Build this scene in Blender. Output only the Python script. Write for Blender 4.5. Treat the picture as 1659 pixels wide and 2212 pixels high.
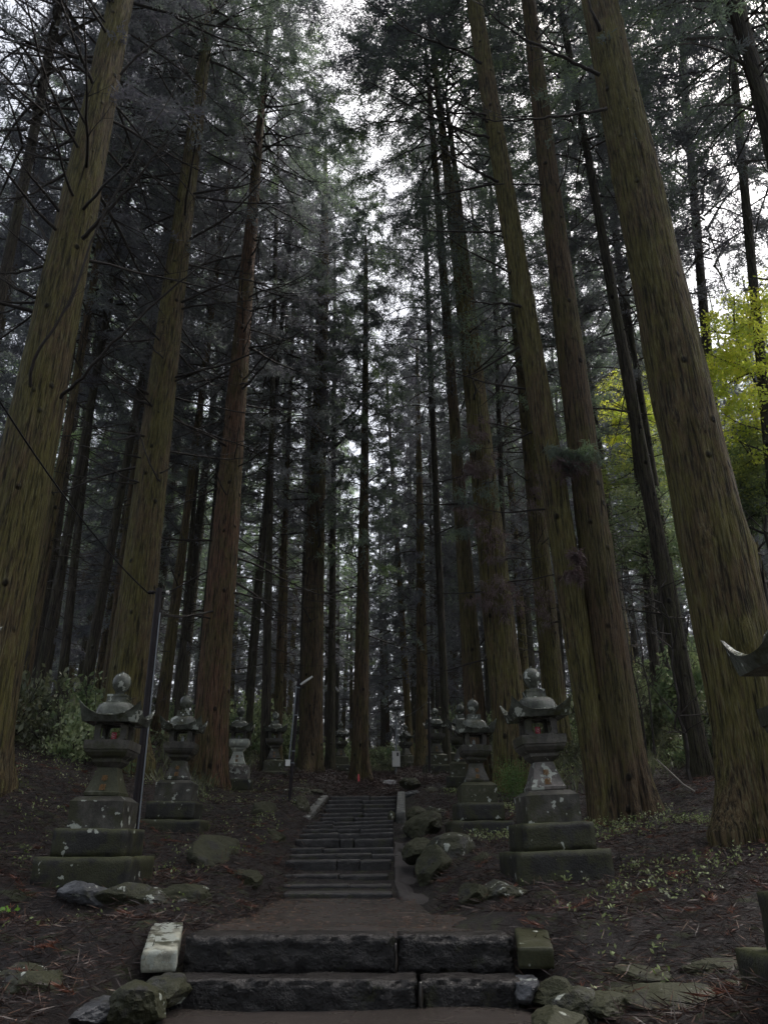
import bpy, bmesh, math, random
import numpy as np
from mathutils import Vector, Matrix, noise as mn
from math import pi, sin, cos, radians as R_
S = bpy.context.scene
for o in list(bpy.data.objects): bpy.data.objects.remove(o)
rnd = random.Random(7); NR = np.random.RandomState(11)

# ------------------------------------------------ camera, sky, sun, exposure
CAMZ = .75
PITCH = math.atan(.431); F = 1659.0
cam_d = bpy.data.cameras.new('camera'); cam = bpy.data.objects.new('camera', cam_d); S.collection.objects.link(cam)
cam.location = (0, 0, CAMZ); cam.rotation_euler = (pi/2 + PITCH, 0, 0)
cam_d.sensor_fit = 'VERTICAL'; cam_d.sensor_height = 24; cam_d.lens = 18.0; cam_d.clip_start = .05; cam_d.clip_end = 2000
S.camera = cam
SUN_EL, SUN_ROT = R_(64), R_(55)
w = bpy.data.worlds.new('World'); S.world = w; w.use_nodes = True
nt = w.node_tree; nt.nodes.clear()
sky = nt.nodes.new('ShaderNodeTexSky'); sky.sky_type = 'NISHITA'; sky.sun_disc = False
sky.sun_elevation = SUN_EL; sky.sun_rotation = SUN_ROT; sky.air_density = 1.0; sky.dust_density = 6.0; sky.ozone_density = 1.0
hs = nt.nodes.new('ShaderNodeHueSaturation'); hs.inputs['Saturation'].default_value = .42
bg = nt.nodes.new('ShaderNodeBackground'); bg.inputs['Strength'].default_value = .15
wo = nt.nodes.new('ShaderNodeOutputWorld')
nt.links.new(sky.outputs[0], hs.inputs['Color']); nt.links.new(hs.outputs[0], bg.inputs[0]); nt.links.new(bg.outputs[0], wo.inputs[0])
sd = bpy.data.lights.new('sun', 'SUN'); sd.energy = 1.3; sd.angle = R_(14); sd.color = (1, .96, .9)
so = bpy.data.objects.new('sun', sd); S.collection.objects.link(so)
d = Vector((sin(SUN_ROT)*cos(SUN_EL), cos(SUN_ROT)*cos(SUN_EL), sin(SUN_EL)))
so.rotation_euler = d.to_track_quat('Z', 'Y').to_euler()
S.view_settings.view_transform = 'Standard'; S.view_settings.look = 'None'
S.view_settings.exposure = 1.0; S.view_settings.gamma = 1
S.cycles.max_bounces = 6; S.cycles.diffuse_bounces = 3; S.cycles.transparent_max_bounces = 4
S.cycles.glossy_bounces = 2; S.cycles.transmission_bounces = 4

# ------------------------------------------------ image <-> world helpers (units of a 1659 x 2212 picture)
_c, _s = cos(PITCH), sin(PITCH)
def yc(v): return _c - _s*(1106-v)/F
def slope(v): b = (1106-v)/F; return (_s + _c*b)/(_c - _s*b)
def at(u, v, Y):
    t = Y/yc(v); return Vector(((u-829.5)/F*t, Y, CAMZ + slope(v)*Y))
def px(n, v, Y): return n*(Y/yc(v))/F          # n pixels -> metres

# ------------------------------------------------ object helpers
COL = S.collection
def tag(o, label=None, cat=None, group=None, kind=None):
    if label: o['label'] = label
    if cat: o['category'] = cat
    if group: o['group'] = group
    if kind: o['kind'] = kind
    return o
def empty(name, loc, rz=0, **k):
    o = bpy.data.objects.new(name, None); COL.objects.link(o); o.location = loc; o.rotation_euler = (0, 0, rz); o.empty_display_size = .1
    return tag(o, **k)
def link(name, me, mats, parent=None, loc=None):
    o = bpy.data.objects.new(name, me); COL.objects.link(o)
    if not isinstance(mats, (list, tuple)): mats = [mats]
    if len(me.materials) == 0:
        for m in mats: me.materials.append(m)
    if parent: o.parent = parent
    if loc is not None: o.location = loc
    return o
def npmesh(name, V, faces_n, idx=None, smooth=False, matidx=None):
    """V (n,3); faces_n = verts per face (int) with faces consecutive, or idx (m,k)"""
    me = bpy.data.meshes.new(name); V = np.asarray(V, np.float32)
    if idx is None: m = len(V)//faces_n; idx = np.arange(m*faces_n, dtype=np.int32).reshape(m, faces_n)
    idx = np.asarray(idx, np.int32); m, k = idx.shape
    me.vertices.add(len(V)); me.vertices.foreach_set('co', V.ravel())
    me.loops.add(m*k); me.loops.foreach_set('vertex_index', idx.ravel())
    me.polygons.add(m); me.polygons.foreach_set('loop_start', np.arange(0, m*k, k, dtype=np.int32))
    me.polygons.foreach_set('use_smooth', np.full(m, smooth))
    if matidx is not None: me.polygons.foreach_set('material_index', np.asarray(matidx, np.int32))
    me.update(calc_edges=True)
    return me
class MB:
    def __init__(s): s.v = []; s.f = []; s.m = []
    def add(s, vs, fs, mi=0):
        n = len(s.v); s.v += [tuple(x) for x in vs]; s.f += [tuple(i+n for i in f) for f in fs]; s.m += [mi]*len(fs)
    def tube(s, pts, rad, sides=6, cap=True, mi=0):
        pts = [Vector(p) for p in pts]; n = len(pts); vs = []; fs = []
        up = Vector((.31, .2, .93))
        for i, p in enumerate(pts):
            t = (pts[min(i+1, n-1)] - pts[max(i-1, 0)]).normalized()
            a = t.cross(up)
            if a.length < .1: a = t.cross(Vector((1, 0, 0)))
            a.normalize(); b = t.cross(a)
            r = rad[i] if isinstance(rad, (list, tuple)) else rad
            for k in range(sides):
                q = 2*pi*k/sides; vs.append(p + a*cos(q)*r + b*sin(q)*r)
        for i in range(n-1):
            for k in range(sides):
                k2 = (k+1) % sides; fs.append((i*sides+k, i*sides+k2, (i+1)*sides+k2, (i+1)*sides+k))
        if cap: fs.append(tuple(range(sides))[::-1]); fs.append(tuple((n-1)*sides+k for k in range(sides)))
        s.add(vs, fs, mi)
    def loft(s, rings, cap=True, mi=0):
        n = len(rings[0]); vs = [p for r in rings for p in r]; fs = []
        for i in range(len(rings)-1):
            for k in range(n):
                k2 = (k+1) % n; fs.append((i*n+k, i*n+k2, (i+1)*n+k2, (i+1)*n+k))
        if cap: fs.append(tuple(range(n))[::-1]); fs.append(tuple((len(rings)-1)*n+k for k in range(n)))
        s.add(vs, fs, mi)
    def box(s, x0, x1, y0, y1, z0, z1, mi=0):
        s.add([(x0,y0,z0),(x1,y0,z0),(x1,y1,z0),(x0,y1,z0),(x0,y0,z1),(x1,y0,z1),(x1,y1,z1),(x0,y1,z1)],
              [(0,3,2,1),(4,5,6,7),(0,1,5,4),(1,2,6,5),(2,3,7,6),(3,0,4,7)], mi)
    def mesh(s, name, smooth=False, autos=None):
        me = bpy.data.meshes.new(name); me.from_pydata(s.v, [], s.f)
        me.polygons.foreach_set('material_index', np.array(s.m, np.int32))
        if smooth: me.polygons.foreach_set('use_smooth', np.full(len(s.f), True))
        if autos: 
            try: me.set_sharp_from_angle(angle=autos)
            except Exception: pass
        me.update(); return me

# numpy value noise
_T = NR.rand(64, 64, 64).astype(np.float32)
def vn(x, y, z=0.0):
    x = np.asarray(x, np.float64); y = np.asarray(y, np.float64); z = np.zeros_like(x) + z
    xi = np.floor(x).astype(int); yi = np.floor(y).astype(int); zi = np.floor(z).astype(int)
    fx = x-xi; fy = y-yi; fz = z-zi
    fx = fx*fx*(3-2*fx); fy = fy*fy*(3-2*fy); fz = fz*fz*(3-2*fz)
    g = lambda a, b, c: _T[(xi+a) & 63, (yi+b) & 63, (zi+c) & 63]
    l = lambda a, b, t: a+(b-a)*t
    return l(l(l(g(0,0,0), g(1,0,0), fx), l(g(0,1,0), g(1,1,0), fx), fy), l(l(g(0,0,1), g(1,0,1), fx), l(g(0,1,1), g(1,1,1), fx), fy), fz)*2-1
def fbm(x, y, z=0.0, o=4):
    r = 0; a = 1
    for i in range(o): r = r + a*vn(np.asarray(x)*2**i+i*7.3, np.asarray(y)*2**i+i*3.1, np.asarray(z)*2**i); a *= .5
    return r

# ------------------------------------------------ materials
class NT:
    def __init__(s, name):
        s.m = bpy.data.materials.new(name); s.m.use_nodes = True; s.t = s.m.node_tree; s.t.nodes.clear()
        s.out = s.t.nodes.new('ShaderNodeOutputMaterial'); s.b = s.n('ShaderNodeBsdfPrincipled'); s.L(s.b.outputs[0], s.out.inputs[0])
        s.tc = s.n('ShaderNodeTexCoord'); s.oi = s.n('ShaderNodeObjectInfo')
    def n(s, ty, **k):
        x = s.t.nodes.new(ty)
        for a, b in k.items(): setattr(x, a, b)
        return x
    def L(s, a, b): s.t.links.new(a, b)
    def set(s, sock, v):
        if hasattr(v, 'links') or hasattr(v, 'is_linked'): s.L(v, sock)
        else: sock.default_value = v
    def coord(s, scale=(1, 1, 1), rand=True, src='Object'):
        o = s.tc.outputs[src]
        if rand:
            a = s.n('ShaderNodeVectorMath', operation='SCALE'); cx = s.n('ShaderNodeCombineXYZ')
            s.L(s.oi.outputs['Random'], cx.inputs[0]); s.L(s.oi.outputs['Random'], cx.inputs[1]); s.L(s.oi.outputs['Random'], cx.inputs[2])
            s.L(cx.outputs[0], a.inputs[0]); a.inputs[3].default_value = 57.0
            b = s.n('ShaderNodeVectorMath', operation='ADD'); s.L(o, b.inputs[0]); s.L(a.outputs[0], b.inputs[1]); o = b.outputs[0]
        mp = s.n('ShaderNodeMapping'); s.L(o, mp.inputs[0]); mp.inputs['Scale'].default_value = scale
        return mp.outputs[0]
    def noise(s, co, scale=1, detail=4, rough=.6, dist=0):
        x = s.n('ShaderNodeTexNoise'); s.L(co, x.inputs['Vector']); x.inputs['Scale'].default_value = scale
        x.inputs['Detail'].default_value = detail; x.inputs['Roughness'].default_value = rough; x.inputs['Distortion'].default_value = dist
        return x.outputs['Fac']
    def voro(s, co, scale=1, feature='F1'):
        x = s.n('ShaderNodeTexVoronoi', feature=feature); s.L(co, x.inputs['Vector']); x.inputs['Scale'].default_value = scale
        return x.outputs['Distance']
    def ramp(s, fac, stops, interp='LINEAR'):
        x = s.n('ShaderNodeValToRGB'); s.L(fac, x.inputs[0]); cr = x.color_ramp; cr.interpolation = interp
        while len(cr.elements) > 1: cr.elements.remove(cr.elements[-1])
        for i, (p, c) in enumerate(stops):
            e = cr.elements[0] if i == 0 else cr.elements.new(p)
            e.position = p; e.color = (*c, 1) if isinstance(c, (tuple, list)) else (c, c, c, 1)
        return x.outputs[0]
    def mix(s, f, a, b, mode='MIX'):
        x = s.n('ShaderNodeMix', data_type='RGBA', blend_type=mode)
        for sock, v in ((x.inputs[0], f), (x.inputs[6], a), (x.inputs[7], b)):
            if isinstance(v, tuple): v = (*v, 1) if len(v) == 3 else v
            s.set(sock, v)
        return x.outputs[2]
    def math(s, op, a, b=0.0):
        x = s.n('ShaderNodeMath', operation=op); s.set(x.inputs[0], a); s.set(x.inputs[1], b); return x.outputs[0]
    def bump(s, h, st=.5, dist=.02, nrm=None):
        x = s.n('ShaderNodeBump'); x.inputs['Strength'].default_value = st; x.inputs['Distance'].default_value = dist
        s.L(h, x.inputs['Height'])
        if nrm is not None: s.L(nrm, x.inputs['Normal'])
        s.L(x.outputs[0], s.b.inputs['Normal']); return x.outputs[0]
    def fin(s, col, rough=.8, spec=.3):
        s.set(s.b.inputs['Base Color'], (*col, 1) if isinstance(col, tuple) else col); s.set(s.b.inputs['Roughness'], rough)
        s.b.inputs['Specular IOR Level'].default_value = spec; return s.m

def bark_mat(name, wood, dark, moss, mossamt=.5, light=(.2, .2, .13), sc=1.0):
    t = NT(name); c = t.coord((19*sc, 19*sc, 1.3)); c2 = t.coord((1, 1, .4)); cf = t.coord((38*sc, 38*sc, 3.0)); cb = t.coord((5, 5, 2.2)); ck = t.coord((1, 1, .75))
    rid = t.noise(c, 1.3, 3, .6, .3); fine = t.noise(cf, 1.0, 3, .7); big = t.noise(c2, 1.3, 4, .6)
    hi = t.ramp(rid, [(.38, 0), (.58, 1)])
    col = t.mix(hi, dark, wood)
    m = t.ramp(t.math('ADD', t.math('MULTIPLY', big, .6), t.math('MULTIPLY', t.noise(cb, 2, 5, .75), .4)), [(.53-mossamt*.16, 0), (.60-mossamt*.12, 1)])
    col = t.mix(t.math('MULTIPLY', m, .85), col, t.mix(hi, tuple(x*.42 for x in moss), tuple(x*1.05 for x in moss)))
    fl = t.ramp(fine, [(.54, 0), (.64, 1)]); col = t.mix(t.math('MULTIPLY', fl, .5), col, light)
    dk = t.ramp(fine, [(.36, 1), (.45, 0)]); col = t.mix(t.math('MULTIPLY', dk, .5), col, tuple(x*.35 for x in dark))
    col = t.mix(t.math('MULTIPLY', t.ramp(rid, [(.33, 1), (.41, 0)]), .65), col, tuple(x*.2 for x in dark))
    kv = t.voro(ck, 2.3); kn = t.ramp(kv, [(.07, 1), (.15, 0)]); col = t.mix(t.math('MULTIPLY', kn, .9), col, tuple(x*.18 for x in dark))
    h = t.math('ADD', t.math('ADD', t.math('MULTIPLY', rid, 1.2), t.math('MULTIPLY', fine, .5)), t.math('MULTIPLY', kn, .8))
    t.bump(h, 1.0, .09); return t.fin(col, .8, .25)
M = {}
M['bark_olive'] = bark_mat('bark_olive', (0.136, 0.096, 0.048), (0.036, 0.0272, 0.016), (0.132, 0.12, 0.0336), .6, (0.232, 0.216, 0.12))
M['bark_red'] = bark_mat('bark_red', (0.1747, 0.0967, 0.0562), (0.0437, 0.025, 0.0174), (0.1186, 0.0998, 0.0374), .35, (0.2496, 0.1747, 0.1186))
M['bark_brown'] = bark_mat('bark_brown', (0.12, 0.08, 0.044), (0.032, 0.0232, 0.0152), (0.104, 0.092, 0.0304), .45, (0.176, 0.144, 0.092))
M['bark_pale'] = bark_mat('bark_pale', (0.1872, 0.131, 0.0624), (0.0624, 0.0437, 0.025), (0.1498, 0.1248, 0.0437), .55, (0.2371, 0.1872, 0.1123))
M['bark_dark'] = bark_mat('bark_dark', (0.0686, 0.0562, 0.0412), (0.0218, 0.0187, 0.015), (0.0562, 0.0549, 0.025), .4, (0.1061, 0.0936, 0.0686))
def simple(name, col, rough=.7, spec=.4, nz=.25, sc=8, bump=.2, metal=0):
    t = NT(name); c = t.coord(); n = t.noise(c, sc, 4, .6)
    k = t.mix(n, tuple(x*(1-nz) for x in col), tuple(min(1, x*(1+nz)) for x in col))
    t.b.inputs['Metallic'].default_value = metal; t.bump(n, bump, .01); return t.fin(k, rough, spec)
M['twig'] = simple('dead_twig', (.036, .03, .026), .75, .3, .4, 14)
M['limb'] = simple('live_limb', (.05, .042, .034), .8, .2, .4, 9)
def leaf_mat(name, cols, trans=.3, sc=.55, rough=.6):
    t = NT(name); t.t.nodes.remove(t.b)
    c = t.coord((1, 1, 1)); n = t.noise(c, sc, 3, .6); n2 = t.noise(c, 9, 2, .6)
    col = t.ramp(t.math('ADD', t.math('MULTIPLY', n, .7), t.math('MULTIPLY', n2, .3)), [(.3+.4*i/(len(cols)-1), q) for i, q in enumerate(cols)])
    d = t.n('ShaderNodeBsdfDiffuse'); tr = t.n('ShaderNodeBsdfTranslucent'); g = t.n('ShaderNodeBsdfGlossy'); g.inputs['Roughness'].default_value = rough*.6
    mx = t.n('ShaderNodeMixShader'); mx.inputs[0].default_value = trans; t.L(col, d.inputs[0]); t.L(col, tr.inputs[0])
    t.L(d.outputs[0], mx.inputs[1]); t.L(tr.outputs[0], mx.inputs[2])
    m2 = t.n('ShaderNodeMixShader'); m2.inputs[0].default_value = .04; t.L(mx.outputs[0], m2.inputs[1]); t.L(g.outputs[0], m2.inputs[2])
    g.inputs[0].default_value = (.8, .8, .8, 1)
    t.L(m2.outputs[0], t.out.inputs[0]); return t.m
M['needle'] = leaf_mat('cedar_needles', [(.06, .065, .08), (.11, .125, .13), (.17, .23, .15), (.42, .58, .22)], .55)
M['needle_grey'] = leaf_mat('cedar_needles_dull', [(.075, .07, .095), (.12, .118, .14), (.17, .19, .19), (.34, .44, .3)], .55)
M['needle_green'] = leaf_mat('cedar_needles_green', [(.08, .1, .08), (.15, .2, .13), (.26, .38, .18), (.5, .66, .25)], .55)
M['needle_brown'] = leaf_mat('cedar_needles_dead', [(.1, .07, .07), (.15, .1, .1), (.13, .13, .1)], .3)
M['leaf_yellow'] = leaf_mat('maple_leaves_yellow', [(.2, .32, .05), (.5, .6, .08), (.82, .84, .12), (.9, .75, .1)], .6, 1.6)
M['leaf_mixed'] = leaf_mat('turning_leaves', [(.06, .1, .04), (.14, .2, .06), (.34, .4, .09), (.6, .58, .12)], .5, 1.4)
M['leaf_green'] = leaf_mat('shrub_leaves', [(0.0473, 0.0851, 0.0425), (0.1134, 0.1701, 0.0756), (0.2552, 0.3119, 0.1418), (0.4725, 0.4914, 0.3119)], .4, 1.6)
M['leaf_bush'] = leaf_mat('thicket_leaves', [(0.0375, 0.0525, 0.0338), (0.0825, 0.0975, 0.0562), (0.165, 0.18, 0.09), (0.315, 0.315, 0.1875)], .4, 1.3)
M['seedling'] = leaf_mat('seedling_leaves', [(.07, .11, .03), (.16, .22, .06), (.36, .42, .2), (.6, .62, .48)], .35, 3)
M['frond'] = leaf_mat('fallen_fronds', [(.014, .010, .009), (.03, .02, .018), (.06, .036, .03), (.15, .1, .085)], .15, 3)
M['moss_leaf'] = leaf_mat('moss_fern', [(.05, .1, .025), (.09, .17, .04), (.14, .22, .06)], .3, 4)

def stone_mat(name, base=(.06, .057, .048), lich=.3, moss=.4, wet=.35, bs=1.0, spots=True, top=None, topamt=.8):
    t = NT(name); c = t.coord((1, 1, 1)); cs = t.coord((7, 7, 1.2))
    n1 = t.noise(c, 5, 6, .65); n2 = t.noise(c, 40, 3, .7); st = t.noise(cs, 2, 4, .6)
    n1r = t.ramp(n1, [(.33, 0), (.67, 1)])
    col = t.mix(n1r, tuple(x*.3 for x in base), tuple(x*1.7 for x in base))
    col = t.mix(t.math('MULTIPLY', t.ramp(st, [(.45, 0), (.7, 1)]), .5), col, tuple(x*.35 for x in base))
    mm = t.ramp(t.noise(c, 3.1, 5, .7), [(.62-.3*moss, 0), (.72-.3*moss, 1)])
    col = t.mix(t.math('MULTIPLY', mm, .8), col, t.mix(n2, (.012, .014, .006), (.06, .062, .022)))
    if spots:
        v = t.voro(c, 13); lm = t.noise(c, 2.6, 4, .75)
        a = t.math('LESS_THAN', v, .30); b = t.ramp(lm, [(.70-.25*lich, 0), (.74-.25*lich, 1)])
        bb = t.ramp(t.noise(c, 7, 4, .55), [(.665-.18*lich, 0), (.68-.18*lich, 1)])
        k = t.math('MAXIMUM', t.math('MULTIPLY', a, b), bb)
        col = t.mix(t.math('MULTIPLY', k, .9), col, t.mix(n2, (.3, .33, .28), (.5, .52, .47)))
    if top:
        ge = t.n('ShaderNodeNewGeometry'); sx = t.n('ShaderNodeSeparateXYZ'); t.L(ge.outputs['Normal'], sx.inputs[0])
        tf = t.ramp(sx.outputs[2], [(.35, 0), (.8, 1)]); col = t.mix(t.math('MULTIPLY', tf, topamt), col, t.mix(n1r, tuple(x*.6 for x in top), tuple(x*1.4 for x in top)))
    t.bump(t.math('ADD', n1, t.math('MULTIPLY', n2, .35)), .5*bs, .02)
    return t.fin(col, .62-wet*.45, .35)
M['lantern_stone'] = stone_mat('lantern_stone', lich=.25)
M['lantern_stone_clean'] = stone_mat('lantern_stone_dim', (.07, .065, .056), lich=.02, moss=.45)
M['lantern_stone_pale'] = stone_mat('lantern_stone_pale', (.5, .52, .46), lich=.95, moss=.0)
M['lantern_stone_mossy'] = stone_mat('lantern_stone_mossy', (.1, .1, .075), lich=.12, moss=.95)
M['lantern_stone_spotted'] = stone_mat('lantern_stone_spotted', (.12, .11, .1), lich=.62, moss=.1)
M['roof_stone'] = stone_mat('lantern_roof_stone', (.09, .097, .08), lich=.35, moss=.3, wet=.9)
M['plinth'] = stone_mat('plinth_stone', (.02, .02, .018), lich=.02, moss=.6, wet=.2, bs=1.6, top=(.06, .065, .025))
M['rock'] = stone_mat('mossy_rock', (.026, .025, .022), lich=.1, moss=.9, wet=-.1, bs=2)
M['rock_dark'] = stone_mat('dark_wet_rock', (.02, .02, .018), lich=.0, moss=.95, wet=-.15, bs=3, spots=False)
M['rock_pale'] = stone_mat('lichen_rock', (.045, .045, .04), lich=.34, moss=.8, wet=0, bs=3)
M['rock_grey'] = stone_mat('grey_rock', (.085, .088, .095), lich=.35, moss=.2, wet=.4, bs=2)
M['rock_wet'] = stone_mat('wet_rock', (.16, .16, .17), lich=0, moss=.05, wet=1.25, bs=3, spots=False)
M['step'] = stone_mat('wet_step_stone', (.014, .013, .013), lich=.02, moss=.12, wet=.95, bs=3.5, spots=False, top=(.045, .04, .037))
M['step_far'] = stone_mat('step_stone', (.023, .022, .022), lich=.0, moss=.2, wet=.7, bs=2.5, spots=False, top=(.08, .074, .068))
M['kerb'] = stone_mat('kerb_stone', (.32, .32, .26), lich=.8, moss=.5, wet=.4, bs=1)
M['kerb_moss'] = stone_mat('kerb_stone_moss', (.09, .09, .065), lich=.2, moss=.95, wet=.4, bs=1)
M['kerb_grey'] = stone_mat('kerb_stone_grey', (.15, .15, .14), lich=.3, moss=.2, wet=.5, bs=1)
def concrete():
    t = NT('wet_concrete'); c = t.coord((1, 1, 1), False); n = t.noise(c, 2.2, 5, .6); n2 = t.noise(c, 60, 3, .7); w = t.ramp(t.noise(c, 1.1, 3, .5), [(.3, 0), (.7, 1)])
    col = t.mix(n, (.036, .029, .027), (.07, .057, .051)); col = t.mix(t.ramp(n2, [(.58, 0), (.7, 1)]), col, (.2, .18, .15))
    col = t.mix(t.math('MULTIPLY', w, .45), col, (.05, .043, .035))
    t.bump(n2, .45, .012); return t.fin(col, t.ramp(w, [(0, .42), (1, .13)]), .5)
M['concrete'] = concrete()
def soil():
    t = NT('forest_soil'); c = t.coord((1, 1, 1), False); n = t.noise(c, 1.3, 6, .7); n2 = t.noise(c, 22, 5, .75); n3 = t.noise(t.coord((1, 1, 1), False), 90, 3, .8)
    col = t.mix(n2, (.004, .0035, .0035), (.024, .016, .0155)); col = t.mix(t.ramp(n, [(.45, 0), (.65, 1)]), col, t.mix(n3, (.012, .008, .007), (.042, .028, .021)))
    col = t.mix(t.math('MULTIPLY', t.ramp(t.noise(c, 3.3, 4, .7), [(.54, 0), (.62, 1)]), .6), col, (.05, .065, .018))
    t.bump(t.math('ADD', n2, t.math('MULTIPLY', n3, .5)), 1.0, .06); return t.fin(col, t.ramp(n2, [(.3, .35), (.6, .8)]), .4)
M['soil'] = soil()
M['channel'] = simple('gully_wash', (.05, .044, .042), .6, .3, .6, 9, .8)
M['metal_dark'] = simple('pole_metal', (.018, .014, .016), .5, .2, .2, 5, .05)
M['metal_grey'] = simple('galvanised_pipe', (.2, .22, .24), .5, .4, .2, 5, .05, .3)
M['white'] = simple('white_enamel', (.85, .85, .82), .4, .5, .08, 3, .05)
M['black'] = simple('black_plate', (.01, .01, .012), .3, .5, .1, 3, 0)
M['porcelain'] = simple('porcelain', (.75, .74, .72), .2, .6, .05, 3, 0)
M['red'] = simple('red_glass', (.4, .02, .04), .25, .6, .3, 30, 0)
M['pink'] = simple('pink_label', (.6, .35, .38), .4, .4, .2, 40, 0)
M['redcloth'] = simple('red_cloth', (.75, .12, .14), .7, .2, .1, 20, .1)
M['glass'] = simple('clear_cup', (.3, .32, .32), .1, .8, .2, 20, 0)
M['gilt'] = simple('rusty_gilt', (.2, .1, .025), .5, .5, .6, 60, .3)
M['water'] = simple('trickle', (.03, .026, .022), .12, .5, .3, 25, .3)
M['plank'] = simple('weathered_plank', (.13, .09, .07), .8, .2, .3, 12, .3)

# ------------------------------------------------ terrain
LANT = [ # name-free: centre u of the base, Y, scale, rz, ground z, label, materials(shaft, pedestal), offering
 (-3.55, 10.45, 1.0, R_(2), .30), (-3.88, 15.3, 1.0, R_(3), .84), (-4.05, 22.3, 1.0, R_(4), 1.74), (-3.68, 26.9, 1.0, R_(12), 2.31),
 (-3.07, 31.4, 1.0, R_(14), 2.85), (-2.0, 36.8, .98, R_(16), 3.42),
 (2.10, 10.45, 1.0, R_(3), .37), (1.74, 15.3, .98, R_(2), .82), (2.14, 22.3, 1.0, R_(-5), 1.81), (1.82, 27.9, 1.0, R_(5), 2.60),
 (2.57, 33.0, .98, R_(4), 3.2), (1.14, 41.5, .95, R_(33), 3.98), (-2.84, 4.42, 1.0, 0, -.12), (2.69, 4.74, 1.0, 0, -.12)]
YK = [-10, 5.6, 6.6, 7.3, 8.0, 11.4, 17.9, 22.6, 26, 30, 34, 45, 60, 90, 160]
ZK = [-1.3, -.75, -.66, -.55, -.05, -.02, 1.08, 1.87, 2.45, 2.86, 3.3, 4.45, 5.1, 5.6, 8]
ZS = [-1.1, -.5, -.4, -.27, -.06, .06, 1.12, 1.9, 2.45, 2.86, 3.3, 4.45, 5.1, 5.6, 8]
def H(x, y, fine=True):
    x = np.asarray(x, float); y = np.asarray(y, float); x, y = np.broadcast_arrays(x, y)
    zp = np.interp(y, YK, ZK); zs = np.interp(y, YK, ZS)
    l = np.interp(-x, [1.55, 2.2, 3.7, 4.7, 6.5, 9, 14, 40], [0, .26, .3, .62, 1.25, 1.7, 2.1, 3.1])
    r = np.interp(x, [.45, 1.1, 2.1, 4.3, 5.7, 7.2, 11, 18, 45], [0, .26, .34, .56, .85, 1.05, 2.8, 6.3, 17])
    # banks fade into level ground nearest the camera
    k = np.interp(y, [4, 8, 12], [.25, .6, 1]); l = l*k; r = r*np.interp(y, [4, 8, 12], [.3, .75, 1])*np.interp(y, [40, 60], [1, .6]); l = l*np.interp(y, [40, 60], [1, .3])
    xe = np.interp(y, [5, 7.3, 8.2, 11, 18, 30], [2.0, 1.75, 1.75, 1.5, 1.45, 1.5]); xr = np.interp(y, [5, 7.3, 8.2, 11, 18, 22, 30], [1.3, 1.15, 1.15, .55, .62, .8, .9])
    inside = np.clip(1-np.maximum(-x-xe, x-xr)/.45, 0, 1); inside = inside*inside*(3-2*inside)
    z = zp*inside + zs*(1-inside) + np.maximum(l, r)
    n = fbm(x*.5, y*.5, 1.3, 4)*.12 + fbm(x*2.2, y*2.2, 4.1, 3)*.035
    if fine: n = n + fbm(x*6, y*6, 2.2, 3)*.026
    z = z + n*(1-inside*.8)
    for q_, a in enumerate(LANT):
        dd = (x-a[0])**2 + (y-a[1])**2; g = np.exp(-dd/(1.0 if q_ == 13 else .9)**2); z = z*(1-g) + (a[4]+(.36 if q_ == 13 else .03))*g
    z = z - .2*np.exp(-((x+3.5)**2/1.6+(y-9.0)**2/.35)) - .12*np.exp(-((x-1.6)**2/.8+(y-9.1)**2/.35))
    return z
def h1(x, y): return float(H(x, y, False))
def axis(segs):
    o = []
    for a, b, st in segs: o += list(np.arange(a, b-1e-6, st))
    o.append(segs[-1][1]); return np.array(o)
xs = axis([(-90, -30, 3), (-30, -8, .6), (-8, 8, .085), (8, 30, .5), (30, 90, 3)])
ys = axis([(-12, 4, .5), (4, 13, .075), (13, 24, .13), (24, 46, .3), (46, 170, 2.5)])
gx, gy = np.meshgrid(xs, ys); gz = H(gx, gy)
nx, ny = len(xs), len(ys); ii = np.arange(nx*ny).reshape(ny, nx)
idx = np.stack([ii[:-1, :-1].ravel(), ii[:-1, 1:].ravel(), ii[1:, 1:].ravel(), ii[1:, :-1].ravel()], 1)
g = link('ground', npmesh('ground', np.stack([gx.ravel(), gy.ravel(), gz.ravel()], 1), 4, idx, True), M['soil'])
tag(g, 'dark brown forest floor of soil and needle litter under the cedars', 'ground', kind='structure')

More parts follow.
